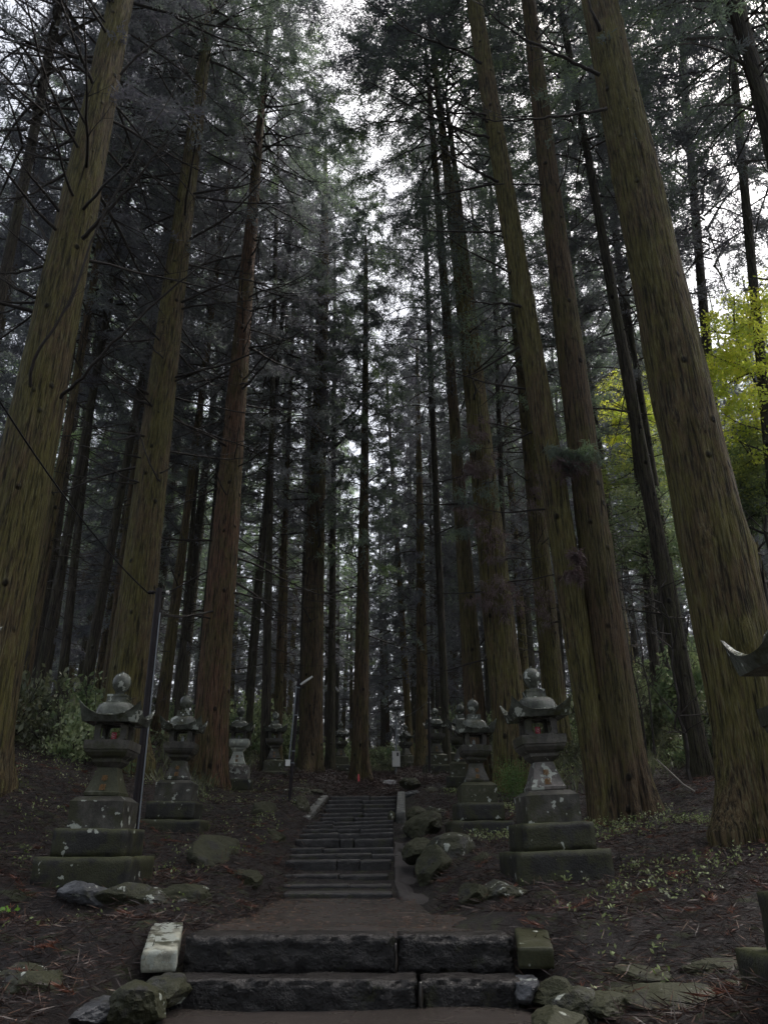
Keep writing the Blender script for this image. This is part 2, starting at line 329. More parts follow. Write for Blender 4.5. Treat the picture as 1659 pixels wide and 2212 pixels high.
# ------------------------------------------------ rough stone blocks and rocks
def rough_box(sx, sy, sz, res=.06, amp=.012, seed=0, rnd_edge=.02):
    n = [max(2, min(60, int(s/res))) for s in (sx, sy, sz)]
    V = []; Fc = []
    def face(o, a, b, na, nb):
        base = len(V)
        for j in range(nb+1):
            for i in range(na+1): V.append(o + a*(i/na) + b*(j/nb))
        for j in range(nb):
            for i in range(na):
                q = base+j*(na+1)+i; Fc.append((q, q+1, q+na+2, q+na+1))
    X, Y, Z = Vector((sx, 0, 0)), Vector((0, sy, 0)), Vector((0, 0, sz)); o = Vector((-sx/2, -sy/2, -sz/2))
    face(o, X, Z, n[0], n[2]); face(o+Y+X, -X, Z, n[0], n[2]); face(o+Z, X, Y, n[0], n[1]); face(o+Y, X, -Y, n[0], n[1])
    face(o+Y, -Y, Z, n[1], n[2]); face(o+X, Y, Z, n[1], n[2])
    bm = bmesh.new(); vs = [bm.verts.new(v) for v in V]
    for f in Fc: bm.faces.new([vs[i] for i in f])
    bmesh.ops.remove_doubles(bm, verts=bm.verts, dist=1e-5)
    hx, hy, hz = sx/2, sy/2, sz/2; off = Vector((seed*3.7, seed*1.3, seed*7.9))
    for v in bm.verts:
        p = v.co.copy(); e = sorted((hx-abs(p.x), hy-abs(p.y), hz-abs(p.z)))
        nn = mn.fractal(p*9+off, .6, 2.1, 4, noise_basis='PERLIN_ORIGINAL'); nv = mn.noise_vector(p*5+off)
        v.co += Vector((nv.x*.6, nn, nv.z*.5))*amp if sx > sy else nv*amp
        v.co.z += amp*.5*nv.y
        if e[1] < rnd_edge: v.co -= Vector((math.copysign(1, p.x) if hx-abs(p.x) < rnd_edge else 0, math.copysign(1, p.y) if hy-abs(p.y) < rnd_edge else 0, math.copysign(1, p.z) if hz-abs(p.z) < rnd_edge else 0))*rnd_edge*(.35+.5*max(0, nn))
    me = bpy.data.meshes.new('block'); bm.to_mesh(me); bm.free(); me.polygons.foreach_set('use_smooth', np.full(len(me.polygons), True)); me.update(); return me
def rock_mesh(sx, sy, sz, seed, planes=18, sub=5, amp=.05):
    r = random.Random(seed); bm = bmesh.new(); bmesh.ops.create_icosphere(bm, subdivisions=sub, radius=1)
    pl = [(Vector((r.gauss(0, 1), r.gauss(0, 1), r.gauss(0, .7))).normalized(), r.uniform(.55, .8)) for _ in range(planes)]
    for v in bm.verts:
        p = v.co.copy()
        for n_, d_ in pl:
            q = p.dot(n_)-d_
            if q > 0: p -= n_*q*.93
        p *= 1.25
        off = Vector((seed*1.7, 0, seed))
        p += v.co*mn.fractal(p*2.2+off, .7, 2, 5)*amp*1.6 + v.co*mn.fractal(p*7+off, .8, 2, 4)*amp*.5
        v.co = Vector((p.x*sx, p.y*sy, p.z*sz))
    me = bpy.data.meshes.new('rock'); bm.to_mesh(me); bm.free(); me.polygons.foreach_set('use_smooth', np.full(len(me.polygons), True))
    try: me.set_sharp_from_angle(angle=R_(38))
    except Exception: pass
    me.update(); return me

# ---- near steps
st = empty('stone_steps', (-.3, 7.3, -.4), label='broad pair of rough black wet stone steps below the landing, nearest the camera', cat='steps')
def child(name, me, m, par, wloc, rot=None):
    o = link(name, me, m, par); o.location = Vector(wloc) - par.location
    if rot: o.rotation_euler = rot
    return o
Y1, Y2, Y3 = 7.37, 7.02, 6.05
# upper step: two blocks, lower step: three blocks, bottom slab
for (x0, x1, sd_) in ((-1.68, .10, 1), (.11, 1.09, 2)):
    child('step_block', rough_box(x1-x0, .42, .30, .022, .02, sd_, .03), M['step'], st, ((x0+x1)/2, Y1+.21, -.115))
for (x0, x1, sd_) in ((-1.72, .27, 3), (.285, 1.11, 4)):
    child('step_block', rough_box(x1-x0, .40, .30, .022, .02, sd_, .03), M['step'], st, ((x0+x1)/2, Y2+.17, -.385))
# landings
def slab_poly(name, pts, z0, z1, mat, label, zf=None, kind='structure', cat='path'):
    bm = bmesh.new(); N = 46
    # resample outline as rows: pts = list of (y, xl, xr)
    ysr = np.linspace(pts[0][0], pts[-1][0], N); xl = np.interp(ysr, [p[0] for p in pts], [p[1] for p in pts]); xr = np.interp(ysr, [p[0] for p in pts], [p[2] for p in pts])
    V = []; K = 40
    for j, y in enumerate(ysr):
        l = xl[j] + .03*float(fbm(y*3, 1.1)); r = xr[j] + .03*float(fbm(y*3, 9.1))
        for i in range(K+1):
            x = l + (r-l)*i/K; z = (zf(x, y) if zf else z1) + .008*float(fbm(x*2, y*2)) ; 
            if i in (0, K) or j in (0, N-1): z -= .02
            V.append((x, y, z))
    base = len(V)
    for (x, y, z) in list(V): V.append((x, y, z0))
    Fc = []
    for j in range(N-1):
        for i in range(K): q = j*(K+1)+i; Fc.append((q, q+1, q+K+2, q+K+1))
    ring = [i for i in range(K+1)] + [j*(K+1)+K for j in range(1, N)] + [(N-1)*(K+1)+i for i in range(K-1, -1, -1)] + [j*(K+1) for j in range(N-2, 0, -1)]
    for a, b in zip(ring, ring[1:]+ring[:1]): Fc.append((a, a+base, b+base, b))
    me = bpy.data.meshes.new(name); me.from_pydata(V, [], Fc); me.polygons.foreach_set('use_smooth', np.full(len(Fc), True))
    try: me.set_sharp_from_angle(angle=R_(40))
    except Exception: pass
    me.update()
    return tag(link(name, me, mat), label, cat, kind=kind)
slab_poly('landing', [(7.60, -1.69, 1.10), (8.3, -1.72, 1.12), (8.9, -1.62, 1.02), (9.35, -1.45, .75)], -.4, .02, M['concrete'], 'wide wet concrete landing just above the two broad steps', lambda x, y: .012+.012*(y-7.6), cat='landing')
slab_poly('landing', [(9.30, -1.43, .55), (10.2, -1.45, .50), (11.0, -1.46, .42), (11.75, -1.46, .36)], -.4, .05, M['concrete'], 'narrower damp concrete strip at the foot of the long stair', lambda x, y: .028+.012*(y-9.3), cat='landing')
slab_poly('lower_path', [(5.98, -1.62, 1.10), (6.4, -1.68, 1.12), (6.9, -1.74, 1.14), (7.06, -1.74, 1.14)], -.8, -.43, M['concrete'], 'puddled concrete path below the broad steps', lambda x, y: -.432+.015*sin(x*2), cat='path')
slab_poly('lower_path', [(5.0, -1.3, 1.2), (5.9, -1.35, 1.2)], -1.2, -.56, M['concrete'], 'puddled concrete path one step further down, at the bottom edge', lambda x, y: -.58, cat='path')
# trickles of water over the near steps
tr = MB()
for (x, y, z0, z1, wd) in ((.10, Y1-.012, -.02, -.23, .02), (.285, Y2-.016, -.25, -.43, .035)):
    rr = []
    for j in range(9):
        q = j/8; z = z0+(z1-z0)*q; yy = y-.025*math.sqrt(q)
        rr.append([Vector((x-wd/2+.006*sin(z*40), yy, z)), Vector((x-wd*.2, yy-.012, z)), Vector((x+wd*.25, yy-.01, z)), Vector((x+wd/2+.006*sin(z*31), yy, z)), Vector((x, yy+.01, z))])
    tr.loft(rr)
tw = link('water', tr.mesh('trickles', True), M['water']); tag(tw, 'thin trickles of rainwater running down the broad black steps', 'water', kind='stuff')

# ---- upper stair: (Y, vtop, ul, ur, dl-r tilt)
st2 = empty('stone_stairway', (-.55, 11.6, 0), label='long flight of dark narrow stone steps climbing between the lantern rows', cat='stairway')
steps = [(1928, 612, 848), (1911, 612, 846), (1889, 613, 838), (1858, 617, 845), (1845, 626, 850), (1832, 627, 850), (1812, 638, 849), (1800, 646, 850), (1791, 652, 850), (1782, 658, 850), (1774, 672, 850)]
Yn = 11.72; prev = .02
for k, (v, ul, ur) in enumerate(steps):
    a = at(ul, v, Yn); b = at(ur, v, Yn); top = a.z; hgt = max(.1, top-prev)+.16
    wd = b.x-a.x
    nb = [1, 2, 2, 3, 2, 2, 3, 2, 3, 2, 2][k]; cuts = [0]+sorted(rnd.uniform(.25, .8) for _ in range(nb-1))+[1]
    for q in range(nb):
        xa = a.x+wd*cuts[q]+(.003 if q else 0); xb = a.x+wd*cuts[q+1]
        if xb-xa < .12: continue
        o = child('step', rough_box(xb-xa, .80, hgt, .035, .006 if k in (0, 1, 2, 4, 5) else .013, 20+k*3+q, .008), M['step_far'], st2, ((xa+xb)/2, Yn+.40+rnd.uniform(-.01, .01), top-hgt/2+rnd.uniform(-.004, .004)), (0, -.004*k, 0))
    prev = top; Yn += .62
up = [(1765, 690, 851), (1756, 692, 851), (1746, 697, 852), (1737, 701, 853), (1728, 705, 854), (1720, 709, 855)]
for k, (v, ul, ur) in enumerate(up):
    a = at(ul, v, Yn); b = at(ur, v, Yn); top = a.z; hgt = max(.09, top-prev)+.2; wd = b.x-a.x
    cut = rnd.uniform(.35, .65)
    for xa, xb in ((a.x, a.x+wd*cut), (a.x+wd*cut+.008, b.x)):
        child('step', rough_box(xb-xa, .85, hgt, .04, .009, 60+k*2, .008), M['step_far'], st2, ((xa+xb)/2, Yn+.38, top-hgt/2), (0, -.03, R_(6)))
    prev = top; Yn += .68
STAIR_TOP = Yn
def beam(name, p, q, w_, h_, mat, par, seed=1, amp=.01):
    p = Vector(p); q = Vector(q); L_ = (q-p).length; me = rough_box(L_, w_, h_, .03, amp*.6, seed, .01)
    o = link(name, me, mat, par); o.rotation_euler = (q-p).to_track_quat('X', 'Z').to_euler(); o.location = (p+q)/2 - par.location; return o
a = at(678, 1775, 18.3); b = at(709, 1727, 22.4); beam('kerb', a+Vector((-.18, 0, -.02)), b+Vector((-.1, 0, -.02)), .2, .26, M['kerb_grey'], st2, 5)
a = at(856, 1768, 18.3); b = at(862, 1720, 22.4); beam('kerb', a+Vector((.1, 0, 0)), b+Vector((.06, 0, 0)), .2, .26, M['kerb_grey'], st2, 6)
# kerb stones of the near steps
beam('kerb', at(408, 2012, 8.15)+Vector((-.2, 0, .0)), at(378, 2078, 7.2)+Vector((-.13, 0, .0)), .28, .16, M['kerb'], st, 8, .014)
beam('kerb', at(1106, 2006, 8.15)+Vector((.16, 0, 0)), at(1150, 2070, 7.25)+Vector((.03, 0, .0)), .29, .16, M['kerb_moss'], st, 9, .014)

# gravel-washed gully right of the stair
GY = [(11.3, 905, 70), (12, 888, 62), (13, 874, 46), (14.5, 868, 38), (16, 867, 32), (18, 872, 26), (20, 877, 22), (22, 879, 18)]
gp = []
for Yg, uc, wv in GY:
    pz = float(np.interp(Yg, [11.2, 12, 18, 22], [.03, .12, 1.08, 1.77])); sl_ = (pz-CAMZ)/Yg; v = 1106 - F*((sl_*_c - _s)/(_c + _s*sl_)); x = at(uc, v, Yg).x; hw = px(wv, v, Yg)/2; gp.append((Yg, x-hw, x+hw))
slab_poly('gully', gp, -.5, 0, M['channel'], 'pale wet washed-out gully along the right of the long stair', lambda x, y: float(np.interp(y, [11.2, 12, 18, 22], [.03, .12, 1.08, 1.77]))+.05*float(fbm(x*4, y*2.5, 5.5, 3)), cat='gully')
# ---- rocks
def rock(u, v, Y, wpx, hpx, mat, label, seed, depth=None, rz=0, dz=0, cat='rock', planes=12):
    if Y < 7.7: hpx *= .82
    sx = px(wpx, v, Y)/2; sz = px(hpx, v, Y)/2; c = at(u, v, Y); sy = depth/2 if depth else sx*.8
    o = link('rock', rock_mesh(sx, sy, sz, seed, planes), M[mat]); o.location = (c.x, c.y+sy*.6, c.z+dz-sz*.06); o.rotation_euler = (0, 0, rz)
    tag(o, label, cat, 'rocks edging the path and stair'); return o
rock(290, 2180, 6.35, 110, 100, 'rock', 'dark mossy block at the bottom edge, left of the broad steps', 1, .5)
rock(355, 2150, 6.8, 100, 70, 'rock_pale', 'lichen-topped rock touching the lower broad step on the left', 2, .5)
rock(50, 2165, 6.5, 150, 120, 'rock', 'big mossy rock in the bottom left corner', 3, .8)
rock(185, 2195, 6.3, 90, 60, 'rock_grey', 'low wet grey stone among fallen fronds at the bottom left', 4, .5)
rock(1143, 2138, 6.95, 66, 60, 'rock_grey', 'bluish grey rock at the right end of the lower broad step', 5, .4)
rock(1205, 2155, 6.8, 110, 70, 'rock_dark', 'dark low stone behind the slanting lichen slab', 6, .5)
rock(1250, 2188, 6.3, 150, 90, 'rock_pale', 'slanting mossy slab with a round pale lichen patch, bottom right', 7, .4, R_(-30))
rock(1245, 2085, 7.4, 80, 78, 'rock_wet', 'shiny wet slab on the bank right of the kerb', 8, .5, 0, -.05)
rock(1325, 2065, 7.7, 80, 50, 'rock', 'small rounded mossy stone beside the shiny wet slab', 9, .4)
rock(1480, 2185, 6.2, 260, 90, 'rock', 'long mossy boulder along the bottom edge on the right', 10, .8)
rock(1630, 2190, 6.1, 130, 110, 'rock', 'mossy boulder in the bottom right corner', 11, .8)
rock(1215, 2230, 5.9, 120, 90, 'rock', 'half-seen dark stone at the bottom edge right of the path', 111, .5)
for i, (u, wv, m, lb) in enumerate(((190, 90, 'rock_grey', 'leftmost white-topped foundation stone under the largest left lantern'), (255, 90, 'rock_pale', 'second white-topped foundation stone under the largest left lantern'), (320, 90, 'rock_pale', 'third foundation stone, streaked white, under the largest left lantern'), (388, 100, 'rock', 'mossy rightmost foundation stone by the largest left lantern'))):
    rock(u, 1936+i*4, 9.5, wv*1.35, 58, m, lb, 20+i, .4, planes=10)
rock(1085, 1934, 9.6, 110, 64, 'rock_pale', 'whitish boulder below the largest right lantern', 30, .6)
rock(1030, 1940, 9.6, 62, 66, 'rock_dark', 'dark mossy stone beside the whitish boulder below the right lantern', 31, .5)
rock(455, 1868, 12.2, 130, 105, 'rock_dark', 'big mossy boulder between the first and second left lanterns', 32, 1.1)
rock(985, 1852, 12.6, 120, 84, 'rock_pale', 'large split boulder below the second right lantern, pale face', 33, 1.1)
rock(935, 1885, 12.2, 80, 90, 'rock_dark', 'mossy lower half of the split boulders below the second right lantern', 34, .9)
rock(568, 1782, 17.0, 88, 84, 'rock_dark', 'mossy boulder below the third left lantern', 35, 1.2)
rock(545, 1765, 18.0, 80, 40, 'rock_pale', 'flat pale stone under the third left lantern', 36, 1.2)
rock(925, 1795, 15.8, 90, 72, 'rock_dark', 'green mossy boulder beside the gully at mid stair', 37, 1.2)
rock(950, 1763, 17.5, 70, 44, 'rock_pale', 'pale capped boulder above the mossy one beside the gully', 38, 1)
rock(640, 1722, 21.5, 80, 36, 'rock_pale', 'pale spotted stone left of the stair top', 39, 1.2)
rock(665, 1712, 22.3, 60, 26, 'rock', 'dark mossy stone left of the stair top', 40, 1.2)
rock(645, 1755, 18.8, 40, 60, 'rock', 'leaning stone at the left edge of the upper flight', 41, .6)
for i, (u, v, wv, hv, m) in enumerate(((893, 1722, 38, 26, 'rock_grey'), (930, 1715, 46, 26, 'rock'), (968, 1712, 40, 26, 'rock_pale'), (890, 1690, 44, 22, 'rock'), (915, 1740, 56, 30, 'rock'), (965, 1740, 50, 26, 'rock'))):
    rock(u, v, 22.5+i*.2, wv, hv, m, ['grey spotted stone', 'dark square stone', 'lichen-spotted stone', 'flat dark stone topping the wall', 'broad dark stone low', 'mossy stone low'][i] + ' in the wall right of the stair top' + ('' if i < 4 else (' by the gully' if i == 4 else ' under a lantern')), 50+i, .8, planes=8)
rock(845, 1768, 18.2, 16, 26, 'rock', 'small upright stone at the right end of a middle step', 58, .3)
rock(842, 1692, 26, 34, 14, 'rock_wet', 'low wet stone just beyond the stair top', 59, .8)

# ------------------------------------------------ stone lanterns
def sq(h, z, n=1, ch=0):
    if ch == 0: return [Vector((-h, -h, z)), Vector((h, -h, z)), Vector((h, h, z)), Vector((-h, h, z))]
    c = h*ch; return [Vector(p) for p in ((-h+c, -h, z), (h-c, -h, z), (h, -h+c, z), (h, h-c, z), (h-c, h, z), (-h+c, h, z), (-h, h-c, z), (-h, -h+c, z))]
def subd(me, cuts=2, amp=.004, seed=0):
    bm = bmesh.new(); bm.from_mesh(me); bmesh.ops.subdivide_edges(bm, edges=bm.edges, cuts=cuts, use_grid_fill=True)
    off = Vector((seed, seed*.7, 3))
    for v in bm.verts: v.co += mn.noise_vector(v.co*6+off)*amp + mn.noise_vector(v.co*17+off)*amp*.4
    bm.to_mesh(me); bm.free(); return me
KAN = {}
def kanji(ch):
    if ch in KAN: return KAN[ch]
    cu = bpy.data.curves.new('inscription', 'FONT'); cu.body = ch; cu.size = .088; cu.align_x = 'CENTER'; cu.extrude = .004; cu.offset = .0
    o = bpy.data.objects.new('tmp', cu); COL.objects.link(o); dg = bpy.context.evaluated_depsgraph_get(); dg.update()
    me = bpy.data.meshes.new_from_object(o.evaluated_get(dg)); bpy.data.objects.remove(o); KAN[ch] = me; return me
def lantern(i, x, y, sc, rz, gz_, label, ms, mp, off, kan=True, roofm='roof_stone'):
    L0 = empty('stone_lantern', (x, y, gz_), rz+rnd.uniform(-.02, .02), label=label, cat='stone lantern', group='stone lanterns lining the stair')
    L0.scale = (sc, sc, sc); L0.rotation_euler = (rnd.uniform(-.012, .012), -.04 if i == 6 else rnd.uniform(-.012, .012), rz)
    seed = i*5.3
    def P(name, me, m): return link(name, me, M[m], L0)
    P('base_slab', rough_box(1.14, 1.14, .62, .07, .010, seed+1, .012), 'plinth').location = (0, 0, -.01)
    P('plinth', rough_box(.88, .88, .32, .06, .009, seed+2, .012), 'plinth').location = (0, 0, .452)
    b = MB(); b.loft([sq(.33, .605), sq(.335, .93), sq(.26, .985), sq(.25, .99)]); P('pedestal', subd(b.mesh('pedestal'), 3, .007, seed), mp)
    b = MB(); b.loft([sq(.2, .992), sq(.216, 1.0), sq(.22, 1.035), sq(.208, 1.05), sq(.178, 1.13), sq(.15, 1.22), sq(.118, 1.345)]); sh = P('shaft', subd(b.mesh('shaft'), 2, .004, seed+1), ms)
    if kan:
        for ch, zz in (('奉', 1.205), ('獻', 1.095)):
            yy = -(.213-(zz-.03-1.04)*.31)
            k = link('inscription', kanji(ch), M['gilt'], sh); k.location = (0, yy-.008, zz-.03); k.rotation_euler = (pi/2-.31, 0, 0)
    b = MB(); b.loft([sq(.12, 1.338), sq(.185, 1.405), sq(.188, 1.44), sq(.20, 1.45), sq(.24, 1.475), sq(.267, 1.52), sq(.27, 1.545), sq(.285, 1.553), sq(.288, 1.662), sq(.2, 1.668)]); P('platform', subd(b.mesh('platform'), 2, .003, seed+2), 'lantern_stone_clean' if ms != 'lantern_stone_pale' else ms)
    # fire box: four plates with a window each
    b = MB(); hw, z0, z1, th = .205, 1.662, 1.886, .045
    for q in range(4):
        W = hw if q % 2 == 0 else hw-th
        outer = []; inner = []; iw, iz0, iz1, cr = .128, z0+.018, z1-.012, .03
        for a_ in range(24):
            an = 2*pi*(a_+.5)/24; dx, dz = cos(an), sin(an); zc = (z0+z1)/2; hh = (z1-z0)/2
            k_ = min(W/abs(dx), hh/abs(dz)); outer.append((dx*k_, zc+dz*k_))
            zc2 = (iz0+iz1)/2; h2 = (iz1-iz0)/2; k2 = min(iw/abs(dx), h2/abs(dz)); rr_ = 1/((abs(dx*k2/iw)**6+abs(dz*k2/h2)**6)**(1/6)); inner.append((dx*k2*rr_, zc2+dz*k2*rr_))
        rot = Matrix.Rotation(q*pi/2, 4, 'Z')
        rings = [[rot @ Vector((px_, -hw, pz_)) for px_, pz_ in outer], [rot @ Vector((px_, -hw, pz_)) for px_, pz_ in inner], [rot @ Vector((px_, -hw+th, pz_)) for px_, pz_ in inner], [rot @ Vector((px_, -hw+th, pz_)) for px_, pz_ in outer]]
        rings.append(rings[0]); b.loft(rings, cap=False)
    P('firebox', b.mesh('firebox'), 'lantern_stone_clean')
    # roof
    N = 18; b = MB(); V = []; 
    def ring(h, z, lift, k=N):
        o_ = []
        for s_ in range(4):
            for j in range(k):
                t_ = -1+2*j/k; rot = Matrix.Rotation(s_*pi/2, 4, 'Z'); c_ = abs(t_)
                hh = h*(1+.0*c_); p = Vector((t_*hh, -hh, z+lift*(c_**2.5))); o_.append(rot @ p)
        return o_
    b.loft([ring(.18, 1.884, 0), ring(.335, 1.886, .0), ring(.345, 1.897, .02), ring(.362, 1.925, .08), ring(.386, 1.95, .155), ring(.394, 1.962, .185), ring(.378, 1.968, .168), ring(.335, 1.972, .09), ring(.285, 1.985, .03), ring(.235, 2.0, 0), ring(.2, 2.0, 0)])
    P('roof', b.mesh('roof', True, R_(35)), roofm)
    b = MB(); b.loft([sq(.24, 1.985, ch=.25), sq(.236, 2.03, ch=.25), sq(.226, 2.08, ch=.27), sq(.212, 2.12, ch=.28), sq(.19, 2.148, ch=.3), sq(.15, 2.165, ch=.3), sq(.13, 2.168, ch=.3)]); P('cap', b.mesh('cap', True, R_(50)), roofm)
    b = MB(); b.loft([sq(.134, 2.16), sq(.128, 2.2), sq(.125, 2.236), sq(.13, 2.24), sq(.13, 2.262), sq(.12, 2.268)]); P('collar', b.mesh('collar'), roofm)
    b = MB(); prof = [(.052, 2.25), (.05, 2.285), (.06, 2.315), (.078, 2.325), (.08, 2.335), (.102, 2.36), (.118, 2.4), (.122, 2.44), (.117, 2.48), (.1, 2.52), (.075, 2.55), (.04, 2.568), (.014, 2.572), (.009, 2.59), (.003, 2.6)]
    b.loft([[Vector((r_*cos(2*pi*k/28), r_*sin(2*pi*k/28), z)) for k in range(28)] for r_, z in prof]); P('finial', b.mesh('finial', True, R_(50)), roofm)
    if off:
        dx, kind_ = off; b = MB()
        r_, hh = (.034, .115) if kind_ == 'red' else (.03, .09)
        base = L0.matrix_basis @ Vector((dx, -.05, 1.668))
        nm = 'candle_jar' if kind_ == 'red' else 'glass_cup'
        E0 = empty(nm, base, rz, label=OFFL[i], cat='jar' if kind_ == 'red' else 'cup', group='offerings in the lantern fireboxes')
        b.loft([[Vector((q*r_*cos(2*pi*k/18), q*r_*sin(2*pi*k/18), z)) for k in range(18)] for q, z in ((.9, .0), (1, .008), (1, hh*.93), (.9, hh), (.8, hh))]); link('cup', b.mesh(nm, True, R_(50)), M['red' if kind_ == 'red' else 'glass'], E0)
        if kind_ == 'red':
            b = MB(); zz = [(sin(k*2.1)*.6, .03+.07*k/9) for k in range(10)]
            for k in range(9):
                a0, za = zz[k]; a1, zb_ = zz[k+1]; a0 -= pi/2; a1 -= pi/2; rr_ = r_+.001
                b.add([(rr_*cos(a0), rr_*sin(a0), za), (rr_*cos(a1), rr_*sin(a1), zb_), (rr_*cos(a1), rr_*sin(a1), zb_+.007), (rr_*cos(a0), rr_*sin(a0), za+.007)], [(0, 1, 2, 3)])
            link('emblem', b.mesh('emblem'), M['pink'], E0)
        else:
            b = MB(); b.tube([(0, 0, hh), (0, 0, hh+.025)], r_*.7, 12); link('lid', b.mesh('lid'), M['metal_grey'], E0)
    return L0
OFFL = {0: 'small dark red jar inside the largest left lantern', 6: 'small bright red jar inside the largest right lantern', 1: 'small glass cup inside the second left lantern',
        7: 'small glass cup inside the second right lantern', 2: 'glass cup inside the pale third left lantern', 3: 'glass cup inside the fourth left lantern', 9: 'glass cup inside the fourth right lantern'}
LI = [('largest left lantern with mossy shaft, beside the dark pole', 'lantern_stone_mossy', 'lantern_stone', (.01, 'red')),
 ('second left lantern with a white-spotted grey shaft', 'lantern_stone', 'lantern_stone', (.02, 'cup')),
 ('third left lantern with a bleached white shaft and platform', 'lantern_stone_pale', 'lantern_stone_spotted', (.0, 'cup')),
 ('fourth left lantern with greenish roof, just left of the thin lamp pole', 'lantern_stone', 'lantern_stone_mossy', (.0, 'cup')),
 ('fifth left lantern, just right of the thin lamp pole', 'lantern_stone_clean', 'lantern_stone_mossy', None),
 ('sixth left lantern, tiny, left of the central cedar', 'lantern_stone_clean', 'lantern_stone_mossy', None),
 ('largest right lantern with white lichen patches on its shaft', 'lantern_stone_spotted', 'lantern_stone', (-.02, 'red')),
 ('second right lantern with a plain reddish grey shaft, partly hiding another', 'lantern_stone_clean', 'lantern_stone_mossy', (-.02, 'cup')),
 ('third right lantern, partly hidden behind the second right one', 'lantern_stone', 'lantern_stone_mossy', None),
 ('fourth right lantern, standing by the thin dark post', 'lantern_stone_clean', 'lantern_stone_mossy', (.0, 'cup')),
 ('small lantern glimpsed between the third and fourth right lanterns', 'lantern_stone', 'lantern_stone_mossy', None),
 ('small far lantern turned cornerwise beside the white electrical box', 'lantern_stone_mossy', 'lantern_stone_mossy', None),
 ('near lantern cut off by the left picture edge, only its roof corner showing', 'lantern_stone', 'lantern_stone', None),
 ('near lantern cut off by the right picture edge, its dark roof corner and plinth showing', 'lantern_stone', 'lantern_stone', None)]
for i, (a, b_) in enumerate(zip(LANT, LI)):
    lantern(i, *a[:5], b_[0], b_[1], b_[2], b_[3], kan=i < 10)

# ------------------------------------------------ lamp poles, wire, electrical box, marker
def tubeobj(name, pts, rad, m, par, sides=12):
    b = MB(); b.tube([Vector(p)-par.location for p in pts], rad, sides); return link(name, b.mesh(name, True, R_(40)), M[m], par)
pb = at(290, 1800, 11.7); pt = at(345, 1272, 11.7); pb.z = h1(pb.x, pb.y)-.2
E0 = empty('utility_pole', pb, label='thick dark metal pole behind the largest left lantern, wire at its top', cat='pole')
tubeobj('pole_shaft', [pb, pt], [.055, .052], 'metal_dark', E0, 16)
tubeobj('conduit', [pb+Vector((.07, -.03, .3)), pt+Vector((.065, -.03, -.4))], .011, 'metal_grey', E0, 8)
ins = tubeobj('crossarm', [pt+Vector((-.17, 0, -.07)), pt+Vector((.16, 0, -.05))], .014, 'metal_dark', E0)
for dx in (-.15, -.1, .13): 
    c_ = pt+Vector((dx, 0, -.06)); tubeobj('insulator', [c_+Vector((-.012, 0, 0)), c_+Vector((.03, 0, 0))], .03, 'porcelain' if dx > 0 else 'metal_dark', E0)
b = MB(); w0 = pt+Vector((-.17, 0, -.07)); w1 = at(-60, 770, 6.2)
b.tube([w0.lerp(w1, t)+Vector((0, 0, -.35*4*t*(1-t)*.5)) for t in np.linspace(0, 1, 24)], .011, 6)
tag(link('overhead_wire', b.mesh('wire', True), M['black']), 'thin black wire running from the dark pole up past the big left cedar', 'wire')
# lamp pole
pb = at(627, 1694, 19.5); pt = at(646, 1466, 19.5); pb.z = h1(pb.x, pb.y)-.1
E0 = empty('lamp_pole', pb, label='slim black lamp pole with a white lamp head between the fourth and fifth left lanterns', cat='lamp pole')
tubeobj('pole_shaft', [pb, pt], .042, 'metal_dark', E0)
tubeobj('conduit', [pb+Vector((-.045, -.05, 1.1)), pt+Vector((-.045, -.05, -.2))], .016, 'metal_grey', E0, 8)
for q in (.33, .42, .7, .92): c_ = pb.lerp(pt, q); tubeobj('band', [c_, c_+Vector((0, 0, .03))], .05, 'metal_grey', E0)
b = MB(); a0 = pt+Vector((.05, -.05, -.16)); a1 = at(663, 1478, 19.4); a1.z = a0.z+.2; a1.x = a0.x+.3
dv = (a1-a0).normalized(); sdv = Vector((0, 1, 0))*.05; nv_ = dv.cross(Vector((0, 1, 0)))*.018
b.loft([[a0-sdv*.5-nv_, a0+sdv*.5-nv_, a0+sdv*.5+nv_, a0-sdv*.5+nv_], [a0.lerp(a1, .3)-sdv-nv_*1.6, a0.lerp(a1, .3)+sdv-nv_*1.6, a0.lerp(a1, .3)+sdv+nv_, a0.lerp(a1, .3)-sdv+nv_], [a1-sdv-nv_, a1+sdv-nv_, a1+sdv+nv_*.5, a1-sdv+nv_*.5]])
for k in range(len(b.v)): b.v[k] = tuple(Vector(b.v[k])-E0.location)
link('lamp_head', b.mesh('lamp_head'), M['white'], E0)
bx = pb.lerp(pt, .33)+Vector((-.1, -.03, 0)); b = MB(); b.box(-.06, .05, -.05, .05, -.06, .07); b.box(-.07, .06, -.06, .06, .07, .085); o = link('junction_box', b.mesh('junction_box'), M['white'], E0); o.location = bx-E0.location
